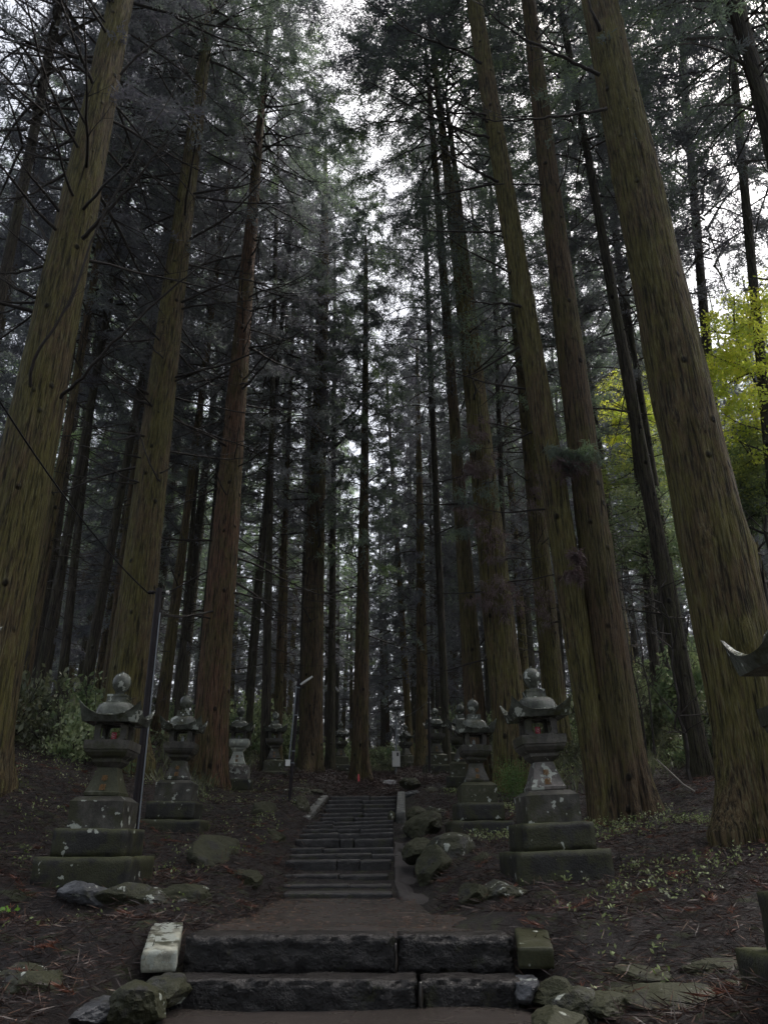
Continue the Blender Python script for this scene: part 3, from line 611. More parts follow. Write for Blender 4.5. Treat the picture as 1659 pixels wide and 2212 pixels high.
# far dark posts
pb = at(928, 1690, 27.2); pt = at(926, 1508, 27.2); pb.z = h1(pb.x, pb.y)-.1
E0 = empty('lamp_post', pb, label='thin dark post with a small white insulator beside the fourth right lantern', cat='pole')
tubeobj('pole_shaft', [pb, pt], .045, 'metal_dark', E0); c_ = pt+Vector((-.05, 0, -.15)); tubeobj('insulator', [c_, c_+Vector((.12, 0, 0))], .03, 'porcelain', E0)
pb = at(855, 1662, 35); pt = at(856, 1548, 35); pb.z = h1(pb.x, pb.y)-.1
E0 = empty('electrical_box', pb, label='white electrical cabinet on a slim grey pole at the head of the stair', cat='electrical box')
tubeobj('pole_shaft', [pb, pt], .04, 'metal_grey', E0)
tubeobj('conduit', [at(861, 1626, 34.93), at(860, 1565, 34.93)], .018, 'metal_grey', E0, 8)
for u, v in ((848, 1550), (858, 1551), (864, 1550), (864, 1560), (860, 1565)):
    c_ = at(u, v, 34.9); tubeobj('insulator', [c_, c_+Vector((.0, 0, .06))], .03, 'porcelain', E0)
c0 = at(847.5, 1656, 34.8); c1 = at(864, 1624, 34.8); b = MB(); b.box(c0.x, c1.x, 34.72, 34.95, c0.z, c1.z); b.box(c0.x-.012, c1.x+.012, 34.70, 34.97, c1.z, c1.z+.02)
for k in range(len(b.v)): b.v[k] = tuple(Vector(b.v[k])-E0.location)
cab = link('cabinet', b.mesh('cabinet'), M['white'], E0)
b = MB(); b.box(c0.x+.19, c0.x+.27, 34.712, 34.72, c1.z-.19, c1.z-.04); b.box(c0.x+.03, c0.x+.04, 34.70, 34.72, c0.z+.28, c0.z+.36)
for k in range(len(b.v)): b.v[k] = tuple(Vector(b.v[k])-E0.location)
link('meter_plate', b.mesh('meter_plate'), M['black'], cab)
b = MB(); w0 = at(926, 1514, 27.2); w1 = at(862, 1551, 34.9); b.tube([w0.lerp(w1, t)+Vector((0, 0, -.4*t*(1-t))) for t in np.linspace(0, 1, 12)], .008, 5)
tag(link('overhead_wire', b.mesh('wire', True), M['black']), 'faint wire from the thin post to the white electrical cabinet', 'wire')
c_ = at(774, 1684, 27.5); zc = h1(c_.x, c_.y)
E0 = empty('marker_stake', (c_.x, c_.y, zc), label='small red cloth marker on a stake at the foot of the central cedar', cat='marker')
b = MB(); b.tube([(-.02, 0, -.1), (.01, 0, .42)], .012, 6); link('stake', b.mesh('stake'), M['plank'], E0)
b = MB(); b.loft([[Vector((.01+q*cos(a)*r_, -.02+r_*sin(a)*.6, z)) for a in [2*pi*k/10 for k in range(10)]] for q, r_, z in ((1, .015, .44), (1, .05, .3), (1, .06, .14), (1, .035, .06))]); link('cloth', b.mesh('cloth', True), M['redcloth'], E0); E0.scale = (.7, .7, .7)

exec_trees = True
# ------------------------------------------------ trees
def trunk_mesh(prof, lean, Htop, seed, detail=1.0, flare=.55, bend=.0, knots=0):
    """prof: [(z, r)...]; lean: dx/dz, dy/dz. Local coords, z=0 ground."""
    zs_, rs_ = [p[0] for p in prof], [p[1] for p in prof]
    r = random.Random(seed); N = int(56*detail)+8
    zz = [-1.2, -.6, -.2, 0, .15, .3, .5, .7, 1.0, 1.4] + list(np.arange(1.9, Htop, .42/detail)) + [Htop]
    zz = np.array(zz); an = np.linspace(0, 2*pi, N, endpoint=False)
    Z, A = np.meshgrid(zz, an, indexing='ij'); rad = np.interp(Z, zs_, rs_)
    sd_ = seed*3.1
    fl = 1+flare*np.exp(-np.clip(Z, 0, 99)/.55)*(.55+.6*fbm(np.cos(A)*1.6+sd_, np.sin(A)*1.6, Z*.2, 3)+.25*np.cos(A*5+sd_))
    flute = 1+.075*fbm(np.cos(A)*2.2+sd_, np.sin(A)*2.2, Z*.10, 3)*np.exp(-Z/14)+.05*fbm(np.cos(A)*1.2+sd_, np.sin(A)*1.2, Z*.5, 3) + .03*fbm(np.cos(A)*7+sd_, np.sin(A)*7, Z*1.0, 3)*min(1, detail)
    rr_ = rad*fl*flute
    bx = bend*np.sin(Z/Htop*pi*1.3+seed)*rad[:, :1]*2; by = bend*np.cos(Z/Htop*pi*1.7+seed)*rad[:, :1]*2
    for _ in range(knots):
        kz = r.uniform(2, Htop*.75); ka = r.uniform(-pi, 0) ; rk = float(np.interp(kz, zs_, rs_))
        da = (A-ka+pi) % (2*pi)-pi; q = ((da*rk)**2+(Z-kz)**2*.5)/(.16*rk+.03)**2; rr_ = rr_+.10*rk*np.exp(-q)
    X = rr_*np.cos(A)+Z*lean[0]+bx; Y = rr_*np.sin(A)+Z*lean[1]+by
    V = np.stack([X.ravel(), Y.ravel(), Z.ravel()], 1); K = len(zz); ii_ = np.arange(K*N).reshape(K, N); jj = np.roll(ii_, -1, axis=1)
    idx_ = np.stack([ii_[:-1].ravel(), jj[:-1].ravel(), jj[1:].ravel(), ii_[1:].ravel()], 1)
    return npmesh('trunk', V, 4, idx_, True)
def slivers(P0, D, L_, W_, mode='diamond'):
    """N slivers -> (N*4,3) quads"""
    n = len(P0); rv = NR.normal(size=(n, 3)); Sd = np.cross(D, rv); Sd /= np.linalg.norm(Sd, axis=1)[:, None]+1e-9
    L_ = np.broadcast_to(L_, (n,))[:, None]; W_ = np.broadcast_to(W_, (n,))[:, None]
    a = P0; b = P0+D*L_*.45+Sd*W_*.5; c = P0+D*L_; e = P0+D*L_*.45-Sd*W_*.5
    return np.stack([a, b, c, e], 1).reshape(-1, 3)
def nrmz(a): return a/(np.linalg.norm(a, axis=1)[:, None]+1e-9)
def crown_mesh(seed, zb, Ht, R, nb=95, dens=1.0, sl=.20, sw=.035, droop=.25, dead=None):
    """live conifer crown: limbs as tubes (slot 1) and needle tufts (slot 0), local coords with the trunk on z"""
    st_ = np.random.RandomState(seed); P = []; Dd = []; LL = []; b = MB()
    for k in range(nb):
        f = ((k+st_.rand())/nb)**.85; h = zb+(Ht-zb)*f; L_ = R*((1-f)**.72)*st_.uniform(.6, 1.12)+.25
        if f < .1: L_ *= st_.uniform(.45, 1)
        az = k*2.39996+st_.uniform(-.5, .5); e0 = st_.uniform(.05, .4)+f*.5
        pts = []; p = np.array([0, 0, h]); n = 7; el = e0
        for j in range(n+1):
            pts.append(p.copy()); dr = np.array([cos(az)*cos(el), sin(az)*cos(el), sin(el)]); p = p+dr*L_/n
            q = j/n; el += (-droop if q < .5 else .22)*(1.0 if f < .7 else .3); az += st_.uniform(-.06, .06)
        b.tube([Vector(x) for x in pts], [max(.006, .035*(1-j/n)*(.4+L_/R)) for j in range(n+1)], 3, cap=False, mi=1)
        pts = np.array(pts); m = int((2+L_*2.1)*1.0)+1
        t = st_.uniform(.22, 1.0, m)**.8; t[:2] = 1; ix = np.clip((t*n).astype(int), 0, n-1); fr = t*n-ix
        c = pts[ix]*(1-fr)[:, None]+pts[np.minimum(ix+1, n)]*fr[:, None]
        od = nrmz(np.stack([np.cos(az+st_.uniform(-1.3, 1.3, m)), np.sin(az+st_.uniform(-1.3, 1.3, m)), st_.uniform(-.75, .35, m)], 1))
        sl_len = st_.uniform(.45, 1.15, m)*(.6+.5*min(1, L_/2))
        per = max(8, int(78*dens)); u = st_.rand(m, per)
        base = c[:, None]+od[:, None]*(u*sl_len[:, None])[..., None]+np.array([0, 0, -1])*(.25*(u*sl_len[:, None])**2)[..., None]
        dr = nrmz((od[:, None]*.8+st_.normal(size=(m, per, 3))*.7+np.array([0, 0, -.15])).reshape(-1, 3))
        P.append(base.reshape(-1, 3)+st_.normal(size=(m*per, 3))*.055); Dd.append(dr); LL.append(sl*st_.uniform(.5, 1.25, m*per))
    if dead: dead_low(b, *dead)
    P = np.concatenate(P); Dd = np.concatenate(Dd); LL = np.concatenate(LL)
    V = slivers(P, Dd, LL, sw*(.6+.8*st_.rand(len(P))))
    bv = np.array([tuple(x) for x in b.v]); bf = np.array([f for f in b.f if len(f) == 4])
    V2 = np.concatenate([V, bv]); n4 = len(V)//4; idx_ = np.concatenate([np.arange(n4*4).reshape(n4, 4), bf+len(V)])
    return npmesh('crown', V2, 4, idx_, False, np.concatenate([np.zeros(n4), np.ones(len(bf))]))
def dead_branch(b, base, az, el, L_, r0, rg, up=.5, twigs=5, level=0, sides=5):
    n = 9 if level == 0 else 5; p = Vector(base); pts = [p.copy()]; a = az; e = el; sg = L_/n; dirs = []
    for j in range(n):
        q = j/n; e += (up*(q*1.5-.35))/n*2.2+rg.uniform(-.10, .10); a += rg.uniform(-.12, .12)
        dv_ = Vector((cos(a)*cos(e), sin(a)*cos(e), sin(e))); p = p+dv_*sg; pts.append(p.copy()); dirs.append((a, e))
    b.tube(pts, [max(.004, r0*(1-j/(n+.5))**.8) for j in range(n+1)], sides if level == 0 else 3, cap=False)
    if level < 2:
        for _ in range(twigs):
            j = rg.randint(2 if level == 0 else 1, n-1); a_, e_ = dirs[j]; s_ = rg.choice((-1, 1))
            dead_branch(b, pts[j], a_+s_*rg.uniform(.35, 1.0), e_+rg.uniform(-.5, .4), L_*rg.uniform(.2, .42)*(1-j/n*.5), r0*.4*(1-j/n*.5), rg, up, 3 if level == 0 else 0, level+1)
def branches_for(par, prof, lean, z0, z1, n, Lr, seed, up=.5, el=(-.25, .25), r0=.035, twigs=5, azf=None, mat='twig'):
    rg = random.Random(seed)
    for k in range(n):
        z = z0+(z1-z0)*((k+rg.random())/n); az = azf(rg) if azf else rg.uniform(0, 2*pi)
        rr_ = float(np.interp(z, [p[0] for p in prof], [p[1] for p in prof]))
        b = MB(); base = Vector((z*lean[0]+cos(az)*rr_*.9, z*lean[1]+sin(az)*rr_*.9, z)); L_ = rg.uniform(*Lr)
        dead_branch(b, base, az, rg.uniform(*el), L_, r0*1.35*rg.uniform(.6, 1.2)*(.6+.4*L_/Lr[1]), rg, up, twigs)
        link('branch', b.mesh('branch', True), M[mat], par)
def dead_low(b, seed, z0, z1, n, rt=.16):
    rg = random.Random(seed)
    for j in range(n):
        z = rg.uniform(z0, z1); az = rg.uniform(0, 2*pi); n0 = len(b.f); dead_branch(b, (rt*.7*cos(az), rt*.7*sin(az), z), az, rg.uniform(-.4, .3), rg.uniform(.9, 2.8), .02, rg, .6, 3, 1)
        b.m[n0:] = [1]*(len(b.f)-n0)
CROWNS = [crown_mesh(100+k, 10.5+k*1.2, 34, 3.5, 96, 1.0, sl=.17, sw=.033, dead=(400+k, 3, 15, 30)) for k in range(3)]
CROWNS_LOW = [crown_mesh(120+k, 4.5+k*2.5, 27, 2.9, 95, 1.0, sl=.2, sw=.042, dead=(420+k, 2, 8, 14)) for k in range(2)]
CROWNS_N = [crown_mesh(140+k, (21.5, 21, 15)[k], (38, 37, 34)[k], 4.5, 130, 1.2, .16, .027) for k in range(3)]  # near trees
CROWN_TOP = crown_mesh(160, 22.5, 36, 4.2, 60, .8, .2, .04)
def setm(o, m): # object-level material for slot 0
    o.material_slots[0].link = 'OBJECT'; o.material_slots[0].material = M[m]
MAINX = []
def big_tree(pa, pb_, Y, wa, wb, vbase, mat, label, Ht=34, crown=None, czs=0, seed=1, flare=.5, cat='cedar tree', zbase=None, cmat='needle', knots=14, det=1.6, group=None, bend=.1, crs=1.0):
    """pa, pb_: image points of the axis (low, high); wa, wb widths there"""
    A_ = at(*pa, Y); B_ = at(*pb_, Y); kx = (B_.x-A_.x)/(B_.z-A_.z)
    zb = zbase if zbase is not None else CAMZ+slope(vbase)*Y
    x0 = A_.x+(zb-A_.z)*kx; hz = h1(x0, Y); zb = hz; x0 = A_.x+(zb-A_.z)*kx
    ra = px(wa, pa[1], Y)/2; rb = px(wb, pb_[1], Y)/2; za, zb2 = A_.z-zb, B_.z-zb
    k = (rb-ra)/(zb2-za); r0 = ra-k*za; rtop = max(.06, rb+k*.6*(Ht-zb2)); 
    zm = max(24, zb2+1); prof = [(-2, r0), (0, r0), (za, ra), (zb2, rb), (zm, max(.1, rb+k*(zm-zb2))), (Ht, .05)]
    prof = sorted(prof)
    if Ht < zb2: prof = [(-2, r0), (0, r0), (Ht, max(.05, r0+k*Ht))]
    E_ = empty('cedar_tree', (x0, Y, zb), label=label, cat=cat, group=group)
    link('trunk', trunk_mesh(prof, (kx, 0), Ht, seed, det, flare, bend, knots), M[mat], E_)
    if crown is not None:
        me = crown; o = link('crown', me, [M['needle'], M['limb']], E_); o.location = ((kx*Ht*.6), 0, czs); o.rotation_euler = (0, kx*.5, seed*1.3); o.scale = (crs, crs, 1)
        setm(o, cmat)
    MAINX.append((x0, Y)); return E_, prof, (kx, 0)
def img_branch(E_, pts, r0, seed, Y0, dys, m='twig', twigs=7, tl=(.6, 1.6)):
    """branch through picture points at the given distances"""
    rg = random.Random(seed); W = [at(u, v, Y0+dy)-E_.location for (u, v), dy in zip(pts, dys)]
    # smooth resample
    P_ = []
    for i in range(len(W)-1):
        for q in range(5):
            t = q/5; a = W[max(i-1, 0)]; b0 = W[i]; c = W[i+1]; d_ = W[min(i+2, len(W)-1)]
            P_.append(.5*((2*b0)+(c-a)*t+(2*a-5*b0+4*c-d_)*t*t+(-a+3*b0-3*c+d_)*t**3))
    P_.append(W[-1]); n = len(P_)
    P_ = [p+Vector((rg.uniform(-.02, .02), rg.uniform(-.02, .02), rg.uniform(-.02, .02))) for p in P_]
    b = MB(); b.tube(P_, [max(.006, r0*(1-.85*i/n)) for i in range(n)], 7, cap=False)
    for _ in range(twigs):
        j = rg.randint(n//4, n-2); dv_ = (P_[j+1]-P_[j]).normalized(); a = math.atan2(dv_.y, dv_.x)+rg.choice((-1, 1))*rg.uniform(.3, 1.1); e = math.asin(max(-1, min(1, dv_.z)))+rg.uniform(-.5, .5)
        dead_branch(b, P_[j], a, e, rg.uniform(*tl), r0*.3, rg, .4, 3, 1)
    link('branch', b.mesh('branch', True), M[m], E_)

# --- left side
E1, p1, l1 = big_tree((-2, 1250), (265, 0), 13, 128, 50, 1690, 'bark_olive', 'massive mossy cedar at the left picture edge', 34, CROWN_TOP, 0, 1, cmat='needle')
img_branch(E1, [(80, 872), (66, 812), (90, 750), (150, 655), (200, 520), (245, 425), (330, 270), (420, 120), (455, 0)], .036, 1, 12.7, [0, -.3, -.5, -.6, -.7, -.8, -.9, -1, -1.1])
img_branch(E1, [(130, 858), (178, 815), (245, 740), (330, 660), (400, 600), (470, 545), (520, 480)], .036, 2, 12.7, [0, -.4, -.7, -.9, -1, -1.1, -1.2])
img_branch(E1, [(180, 515), (230, 460), (290, 395), (330, 340), (388, 258)], .05, 3, 12.6, [0, -.3, -.5, -.7, -.9])
img_branch(E1, [(130, 545), (90, 500), (50, 430), (10, 365), (-60, 300)], .045, 4, 12.7, [0, .1, .2, .2, .1])
img_branch(E1, [(100, 650), (50, 630), (0, 600), (-80, 560)], .045, 5, 12.8, [0, -.3, -.5, -.6])
img_branch(E1, [(125, 565), (60, 585), (0, 592), (-80, 600)], .04, 6, 12.8, [0, -.2, -.4, -.6])
img_branch(E1, [(200, 165), (150, 130), (80, 75), (0, 15), (-50, -30)], .045, 7, 12.8, [0, -.3, -.5, -.6, -.7])
img_branch(E1, [(262, 160), (300, 120), (400, 50), (480, 15)], .035, 8, 12.8, [0, -.1, -.2, -.3])
img_branch(E1, [(195, 240), (110, 232), (50, 218), (-20, 205)], .04, 9, 12.8, [0, .1, .2, .4])
img_branch(E1, [(180, 290), (120, 278), (60, 262), (-20, 255)], .035, 10, 12.8, [0, .1, .2, .4])
img_branch(E1, [(168, 346), (110, 342), (50, 328), (-20, 318)], .045, 11, 12.8, [0, .1, .2, .4])
img_branch(E1, [(160, 365), (100, 400), (50, 425), (-20, 430)], .04, 12, 12.8, [0, -.1, -.2, -.2])
img_branch(E1, [(150, 415), (90, 395), (50, 370), (-10, 360)], .04, 13, 12.8, [0, .2, .4, .6])
branches_for(E1, p1, l1, 9, 24, 52, (2.0, 5.0), 11, .5, (-.15, .45), .035, 7)
E2, p2, l2 = big_tree((286, 1369), (452, 60), 19, 82, 22, 1640, 'bark_olive', 'tall mossy olive cedar right behind the dark metal pole', 34, CROWNS_N[0], 2, 2)
branches_for(E2, p2, l2, 7, 26, 64, (1.8, 4.6), 12, .55, (-.35, .35), .032, 6)
img_branch(E2, [(350, 882), (300, 865), (265, 845), (245, 825), (200, 790)], .045, 21, 18.6, [0, -.1, -.2, -.2, -.3])
img_branch(E2, [(330, 1048), (280, 1035), (230, 1010), (180, 985), (140, 980)], .035, 22, 18.6, [0, -.1, -.2, -.2, -.3])
img_branch(E2, [(345, 1040), (320, 990), (300, 930), (290, 860)], .03, 23, 18.5, [0, -.2, -.3, -.3])
E3, p3, l3 = big_tree((475, 1369), (552, 400), 21.9, 64, 22, 1684, 'bark_red', 'straight reddish brown cedar behind the third left lantern', 35, CROWNS_N[1], 1, 3)
branches_for(E3, p3, l3, 4.5, 26, 76, (1.5, 4.2), 13, .75, (-.5, .15), .03, 6)
E4, p4, l4 = big_tree((676, 1560), (690, 922), 31, 50, 33, 1655, 'bark_brown', 'broad dark cedar with a forked top, left of the central cedar', 34, CROWNS_N[2], 2, 4, flare=.7, crs=.95)
branches_for(E4, p4, l4, 6, 22, 30, (1.5, 3.8), 14, .7, (-.2, .5), .035, 5)
img_branch(E4, [(702, 965), (718, 935), (750, 905), (775, 880), (800, 850)], .10, 41, 31, [-.3, -.3, -.3, -.2, -.1])
img_branch(E4, [(698, 985), (730, 960), (755, 935), (780, 905)], .09, 42, 31, [-.3, -.4, -.5, -.5])
E5, p5, l5 = big_tree((782, 1560), (787, 922), 30, 34, 15, 1682, 'bark_brown', 'straight dark cedar in the middle of the view, beyond the stair top', 26, CROWNS_LOW[1], 1.5, 5, flare=.9, crs=.8)
branches_for(E5, p5, l5, 5, 18, 26, (1.5, 3.5), 15, .6, (-.3, .4), .022, 5)
# --- right side
E6, p6, l6 = big_tree((1108, 1600), (974, 450), 20, 78, 24, 1690, 'bark_olive', 'thick mossy cedar behind the second right lantern, brown sprays hanging on it', 34, CROWNS_N[1], -1, 6, flare=.45, crs=1.15)
branches_for(E6, p6, l6, 3, 26, 42, (1.0, 3.2), 16, .6, (-.45, .2), .026, 5)
E6b, p6b, l6b = big_tree((1032, 1550), (985, 950), 20.5, 46, 24, 1690, 'bark_brown', 'thinner dark cedar grown against the left side of the thick mossy one', 28, CROWNS_N[0], 0, 61, flare=.3)
E6c, p6c, l6c = big_tree((1118, 1500), (1070, 1100), 21.5, 30, 18, 1690, 'bark_pale', 'slim pale trunk grown against the right side of the thick mossy cedar', 26, None, 0, 62, flare=.3)
E7, p7, l7 = big_tree((1183, 1410), (1121, 747), 26, 46, 26, 1640, 'bark_olive', 'slender cedar seen just above the largest right lantern', 33, CROWNS[0], 0, 7)
branches_for(E7, p7, l7, 4, 22, 30, (1.0, 3.0), 17, .6, (-.3, .3), .022, 4)
E8, p8, l8 = big_tree((1262, 1500), (1098, 450), 15, 62, 42, 1750, 'bark_olive', 'left trunk of the joined pair of mossy cedars on the right bank', 34, CROWN_TOP, 1, 8, flare=.25)
img_branch(E8, [(1076, 392), (1040, 375), (985, 345), (930, 300), (890, 265)], .04, 81, 14.7, [0, -.2, -.4, -.5, -.6])
img_branch(E8, [(1058, 298), (1010, 285), (940, 255), (860, 215), (800, 180), (740, 190)], .04, 82, 14.7, [0, -.1, -.2, -.4, -.5, -.6])
img_branch(E8, [(1050, 248), (1000, 245), (930, 238), (860, 232)], .035, 83, 14.7, [0, -.1, -.2, -.4])
img_branch(E8, [(1040, 135), (980, 105), (900, 75), (830, 30), (760, -20)], .045, 84, 14.7, [0, -.2, -.4, -.5, -.6])
img_branch(E8, [(1125, 662), (1090, 655), (1050, 657), (1010, 650)], .04, 85, 14.7, [0, -.1, -.2, -.2])
branches_for(E8, p8, l8, 6, 24, 16, (1.0, 3.0), 18, .5, (-.2, .4), .025, 4, lambda r: pi+r.uniform(-1.4, 1.0))
E9, p9, l9 = big_tree((1317, 1450), (1198, 450), 15, 80, 45, 1750, 'bark_brown', 'right trunk of the joined pair of cedars on the right bank, widest at its foot', 34, None, 1, 9, flare=.85)
img_branch(E9, [(1150, 110), (1135, 75), (1110, 40), (1070, 0)], .03, 91, 14.7, [0, -.2, -.4, -.5])
img_branch(E9, [(1160, 85), (1200, 40), (1260, -10)], .03, 92, 14.7, [0, -.2, -.4])
branches_for(E9, p9, l9, 14, 24, 8, (1.0, 2.5), 19, .5, (-.2, .4), .022, 4)
E10, p10, l10 = big_tree((1466, 1400), (1291, 450), 18, 38, 17, 1694, 'bark_dark', 'thin leaning grey cedar between the joined pair and the huge right cedar', 32, CROWNS_N[2], 3, 10, flare=.3)
branches_for(E10, p10, l10, 8, 24, 26, (1.2, 3.2), 20, -.3, (-.5, .0), .02, 6)
E11, p11, l11 = big_tree((1551, 1147), (1342, 225), 11.6, 144, 85, 1800, 'bark_olive', 'huge cedar at the right, the widest trunk in view', 34, CROWN_TOP, 1, 11, flare=.6, det=2.4)
img_branch(E11, [(1308, 237), (1270, 242), (1200, 252), (1130, 260), (1070, 262), (1010, 252)], .038, 111, 11.2, [0, -.1, -.2, -.3, -.3, -.3])
img_branch(E11, [(1295, 162), (1240, 135), (1180, 108), (1120, 75), (1070, 40), (1020, -10)], .045, 112, 11.2, [0, -.1, -.2, -.3, -.4, -.5])
img_branch(E11, [(1298, 65), (1280, 30), (1265, -20)], .05, 113, 10.9, [0, -.2, -.3], twigs=2)
E12, p12, l12 = big_tree((1660, 300), (1590, 20), 12.5, 36, 28, 1800, 'bark_dark', 'narrow trunk crossing the top right corner', 30, CROWNS_N[2], -1, 12, zbase=2.0)
branches_for(E12, p12, l12, 11, 22, 26, (1.5, 4.0), 22, -.4, (-.5, .3), .028, 6)
MOSS6 = E6

# hanging sprays on trunks
def spray(name, E_, pts, Y, n, mats, seed, r=.35, group=None, L_=.2, W_=.018):
    st_ = np.random.RandomState(seed); Pn = []
    for (u, v) in pts:
        c = np.array(at(u, v, Y)-E_.location)
        for _ in range(14): k_ = n//14; q = c+st_.normal(size=3)*np.array([r, r*.7, r*.8])*.6+st_.normal(size=(k_, 3))*np.array([.2, .2, .13])*min(1, r*.9); Pn.append(q)
    Pn = np.concatenate(Pn); D = nrmz(st_.normal(size=Pn.shape)*.5+np.array([0, -.25, -.8]))
    o = link(name, npmesh(name, slivers(Pn, D, st_.uniform(.5, 1.3, len(Pn))*L_, W_), 4), M[mats], E_); return o
spray('spray', E6, [(1030, 930), (1045, 1000), (1020, 1110), (1055, 1150), (1075, 1200), (1080, 1260), (1040, 1300), (1090, 1310), (1010, 1010)], 19.4, 420, 'needle_brown', 5)
spray('spray', E6, [(1000, 960), (1000, 1080), (985, 1150), (1060, 1060)], 19.4, 420, 'needle', 6)
spray('spray', E8, [(1200, 975), (1235, 985), (1262, 978)], 14.3, 500, 'needle', 7, .22)
spray('spray', E8, [(1215, 1000), (1250, 1005)], 14.3, 420, 'needle_brown', 8, .2)
spray('spray', E7, [(1155, 1040), (1150, 1090), (1180, 1330), (1165, 1280)], 25.3, 420, 'needle_brown', 9, .5)
spray('spray', E8, [(1240, 1200), (1242, 1240)], 14.3, 420, 'needle_brown', 10, .15)
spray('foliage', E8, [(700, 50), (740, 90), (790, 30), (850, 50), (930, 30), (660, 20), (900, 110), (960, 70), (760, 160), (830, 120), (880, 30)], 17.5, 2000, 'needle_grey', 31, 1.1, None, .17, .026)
spray('foliage', E6, [(930, 420), (950, 520), (950, 620), (910, 560), (1050, 560), (1040, 460), (890, 470), (960, 700), (930, 760)], 19.5, 2200, 'needle', 32, 1.2, None, .17, .026)
# moss patch at the foot of the thick cedar
st_ = np.random.RandomState(3); c = at(1110, 1690, 18.6); Pn = np.array(c)+st_.normal(size=(2600, 3))*np.array([.2, .12, .24]); D = nrmz(st_.normal(size=Pn.shape)+np.array([0, -.5, .4]))
tag(link('moss', npmesh('moss', slivers(Pn, D, .045, .02), 4), M['moss_leaf']), 'bright green mossy fern patch at the foot of the thick mossy cedar', 'moss', kind='stuff')

# --- slender trunks one can tell apart (explicit)
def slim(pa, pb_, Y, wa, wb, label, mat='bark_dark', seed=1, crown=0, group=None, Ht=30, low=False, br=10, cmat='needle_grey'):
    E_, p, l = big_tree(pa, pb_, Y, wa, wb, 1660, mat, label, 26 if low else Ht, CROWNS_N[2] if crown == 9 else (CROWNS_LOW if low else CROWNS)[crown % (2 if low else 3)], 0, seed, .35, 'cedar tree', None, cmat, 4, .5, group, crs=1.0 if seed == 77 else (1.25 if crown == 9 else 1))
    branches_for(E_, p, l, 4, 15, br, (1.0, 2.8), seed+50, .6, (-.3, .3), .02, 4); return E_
slim((105, 1377), (175, 990), 22, 24, 18, 'slender cedar close right of the massive left cedar, tilted right', seed=31, crown=0)
slim((62, 1400), (147, 920), 20, 26, 18, 'slender brown cedar hugging the right edge of the massive left cedar', 'bark_brown', 32, 1)
slim((140, 1408), (178, 1060), 25, 20, 15, 'thin cedar midway between the massive left cedar and the olive one', seed=33, crown=2)
slim((200, 1408), (270, 1027), 24, 24, 16, 'slim dark cedar left of the tall olive cedar', seed=34, crown=0)
slim((228, 1500), (282, 1080), 28, 18, 12, 'thin cedar almost touching the tall olive cedar on its left', 'bark_brown', 35, 1)
slim((371, 1386), (406, 1097), 26, 24, 16, 'slim cedar just right of the dark metal pole', 'bark_brown', 36, 2)
slim((396, 1400), (416, 1130), 30, 14, 10, 'thin dark cedar second to the right of the dark pole', seed=37, crown=1)
slim((437, 1408), (458, 1166), 33, 16, 12, 'thin cedar close left of the reddish brown cedar', seed=38, crown=0)
slim((575, 1450), (588, 900), 27, 19, 11, 'upright dark cedar right of the reddish brown cedar', seed=39, crown=0)
slim((547, 1450), (563, 1260), 29, 14, 11, 'thin dark trunk beside the third left lantern', seed=40, crown=2)
slim((607, 1410), (622, 1000), 34, 18, 10, 'slim brown cedar above the fourth left lantern', 'bark_brown', 41, 1)
slim((660, 1272), (668, 880), 37, 14, 11, 'slim cedar close left of the broad dark forked cedar', seed=42, crown=0)
slim((716, 1560), (720, 1000), 35, 19, 11, 'dark branchy trunk between the forked cedar and the central cedar', seed=43, crown=1, br=34)
slim((911, 1560), (906, 1150), 40, 27, 17, 'warm tan cedar behind the fourth right lantern', 'bark_pale', 44, 2, low=True)
slim((877, 1500), (850, 1050), 44, 15, 9, 'thin tan cedar leaning left above the electrical cabinet', 'bark_pale', 45, 0, low=True)
slim((934, 1533), (932, 1300), 46, 8, 6, 'very thin dark trunk right of the warm tan cedar', seed=46, crown=1)
slim((1490, 1500), (1425, 1100), 24, 18, 14, 'thin grey trunk half hidden behind the thin leaning cedar', seed=47, crown=1)
slim((1100, 1500), (1085, 1100), 30, 20, 12, 'slim trunk glimpsed between the thick mossy cedar and the slender one', seed=48, crown=2)
slim((600, 1600), (606, 1300), 42, 12, 9, 'thin far trunk directly above the fourth left lantern roof', seed=49, crown=1)

# --- ranks of further cedars: shared meshes copied in a loop
slim((1570, 1300), (1490, 300), 22, 26, 16, 'cedar with dark hanging foliage right of the huge right cedar', seed=71, crown=9, Ht=33)
slim((1655, 900), (1600, 300), 17, 22, 17, 'dark cedar whose foliage fills the upper right corner', seed=72, crown=9, Ht=33)
slim((40, 1200), (150, 700), 20, 24, 20, 'cedar hidden by the massive left one, its foliage filling the top left corner', seed=73, crown=9, Ht=33)
slim((-110, 1200), (30, 500), 15, 30, 22, 'cedar beyond the left edge, its leafy top entering the frame', seed=74, crown=9, Ht=33)
slim((1400, 1300), (1330, 500), 25, 20, 13, 'dark slim cedar filling the gap right of the joined pair', seed=76, crown=9, Ht=33)
slim((958, 1500), (935, 900), 31, 17, 13, 'dark cedar between the warm tan cedar and the thick mossy one', seed=77, crown=9, Ht=35)
BG = []
for k in range(4):
    pr = [(-2, .27), (0, .27), (33, .05)]; tm = trunk_mesh(pr, (rnd.uniform(-.01, .01), 0), 33, 200+k, .28, .4, .3)
    E_ = empty('cedar_tree', (0, 0, 0)); t_ = link('trunk', tm, M[('bark_dark', 'bark_brown', 'bark_dark', 'bark_olive')[k]], E_)
    cm = [CROWNS[0], CROWNS_LOW[0], CROWNS[1], CROWNS_LOW[1]][k]
    c_ = link('crown', cm, [M['needle'], M['limb']], E_); setm(c_, ('needle', 'needle_grey', 'needle_green', 'needle_grey')[k])
    BG.append(E_)
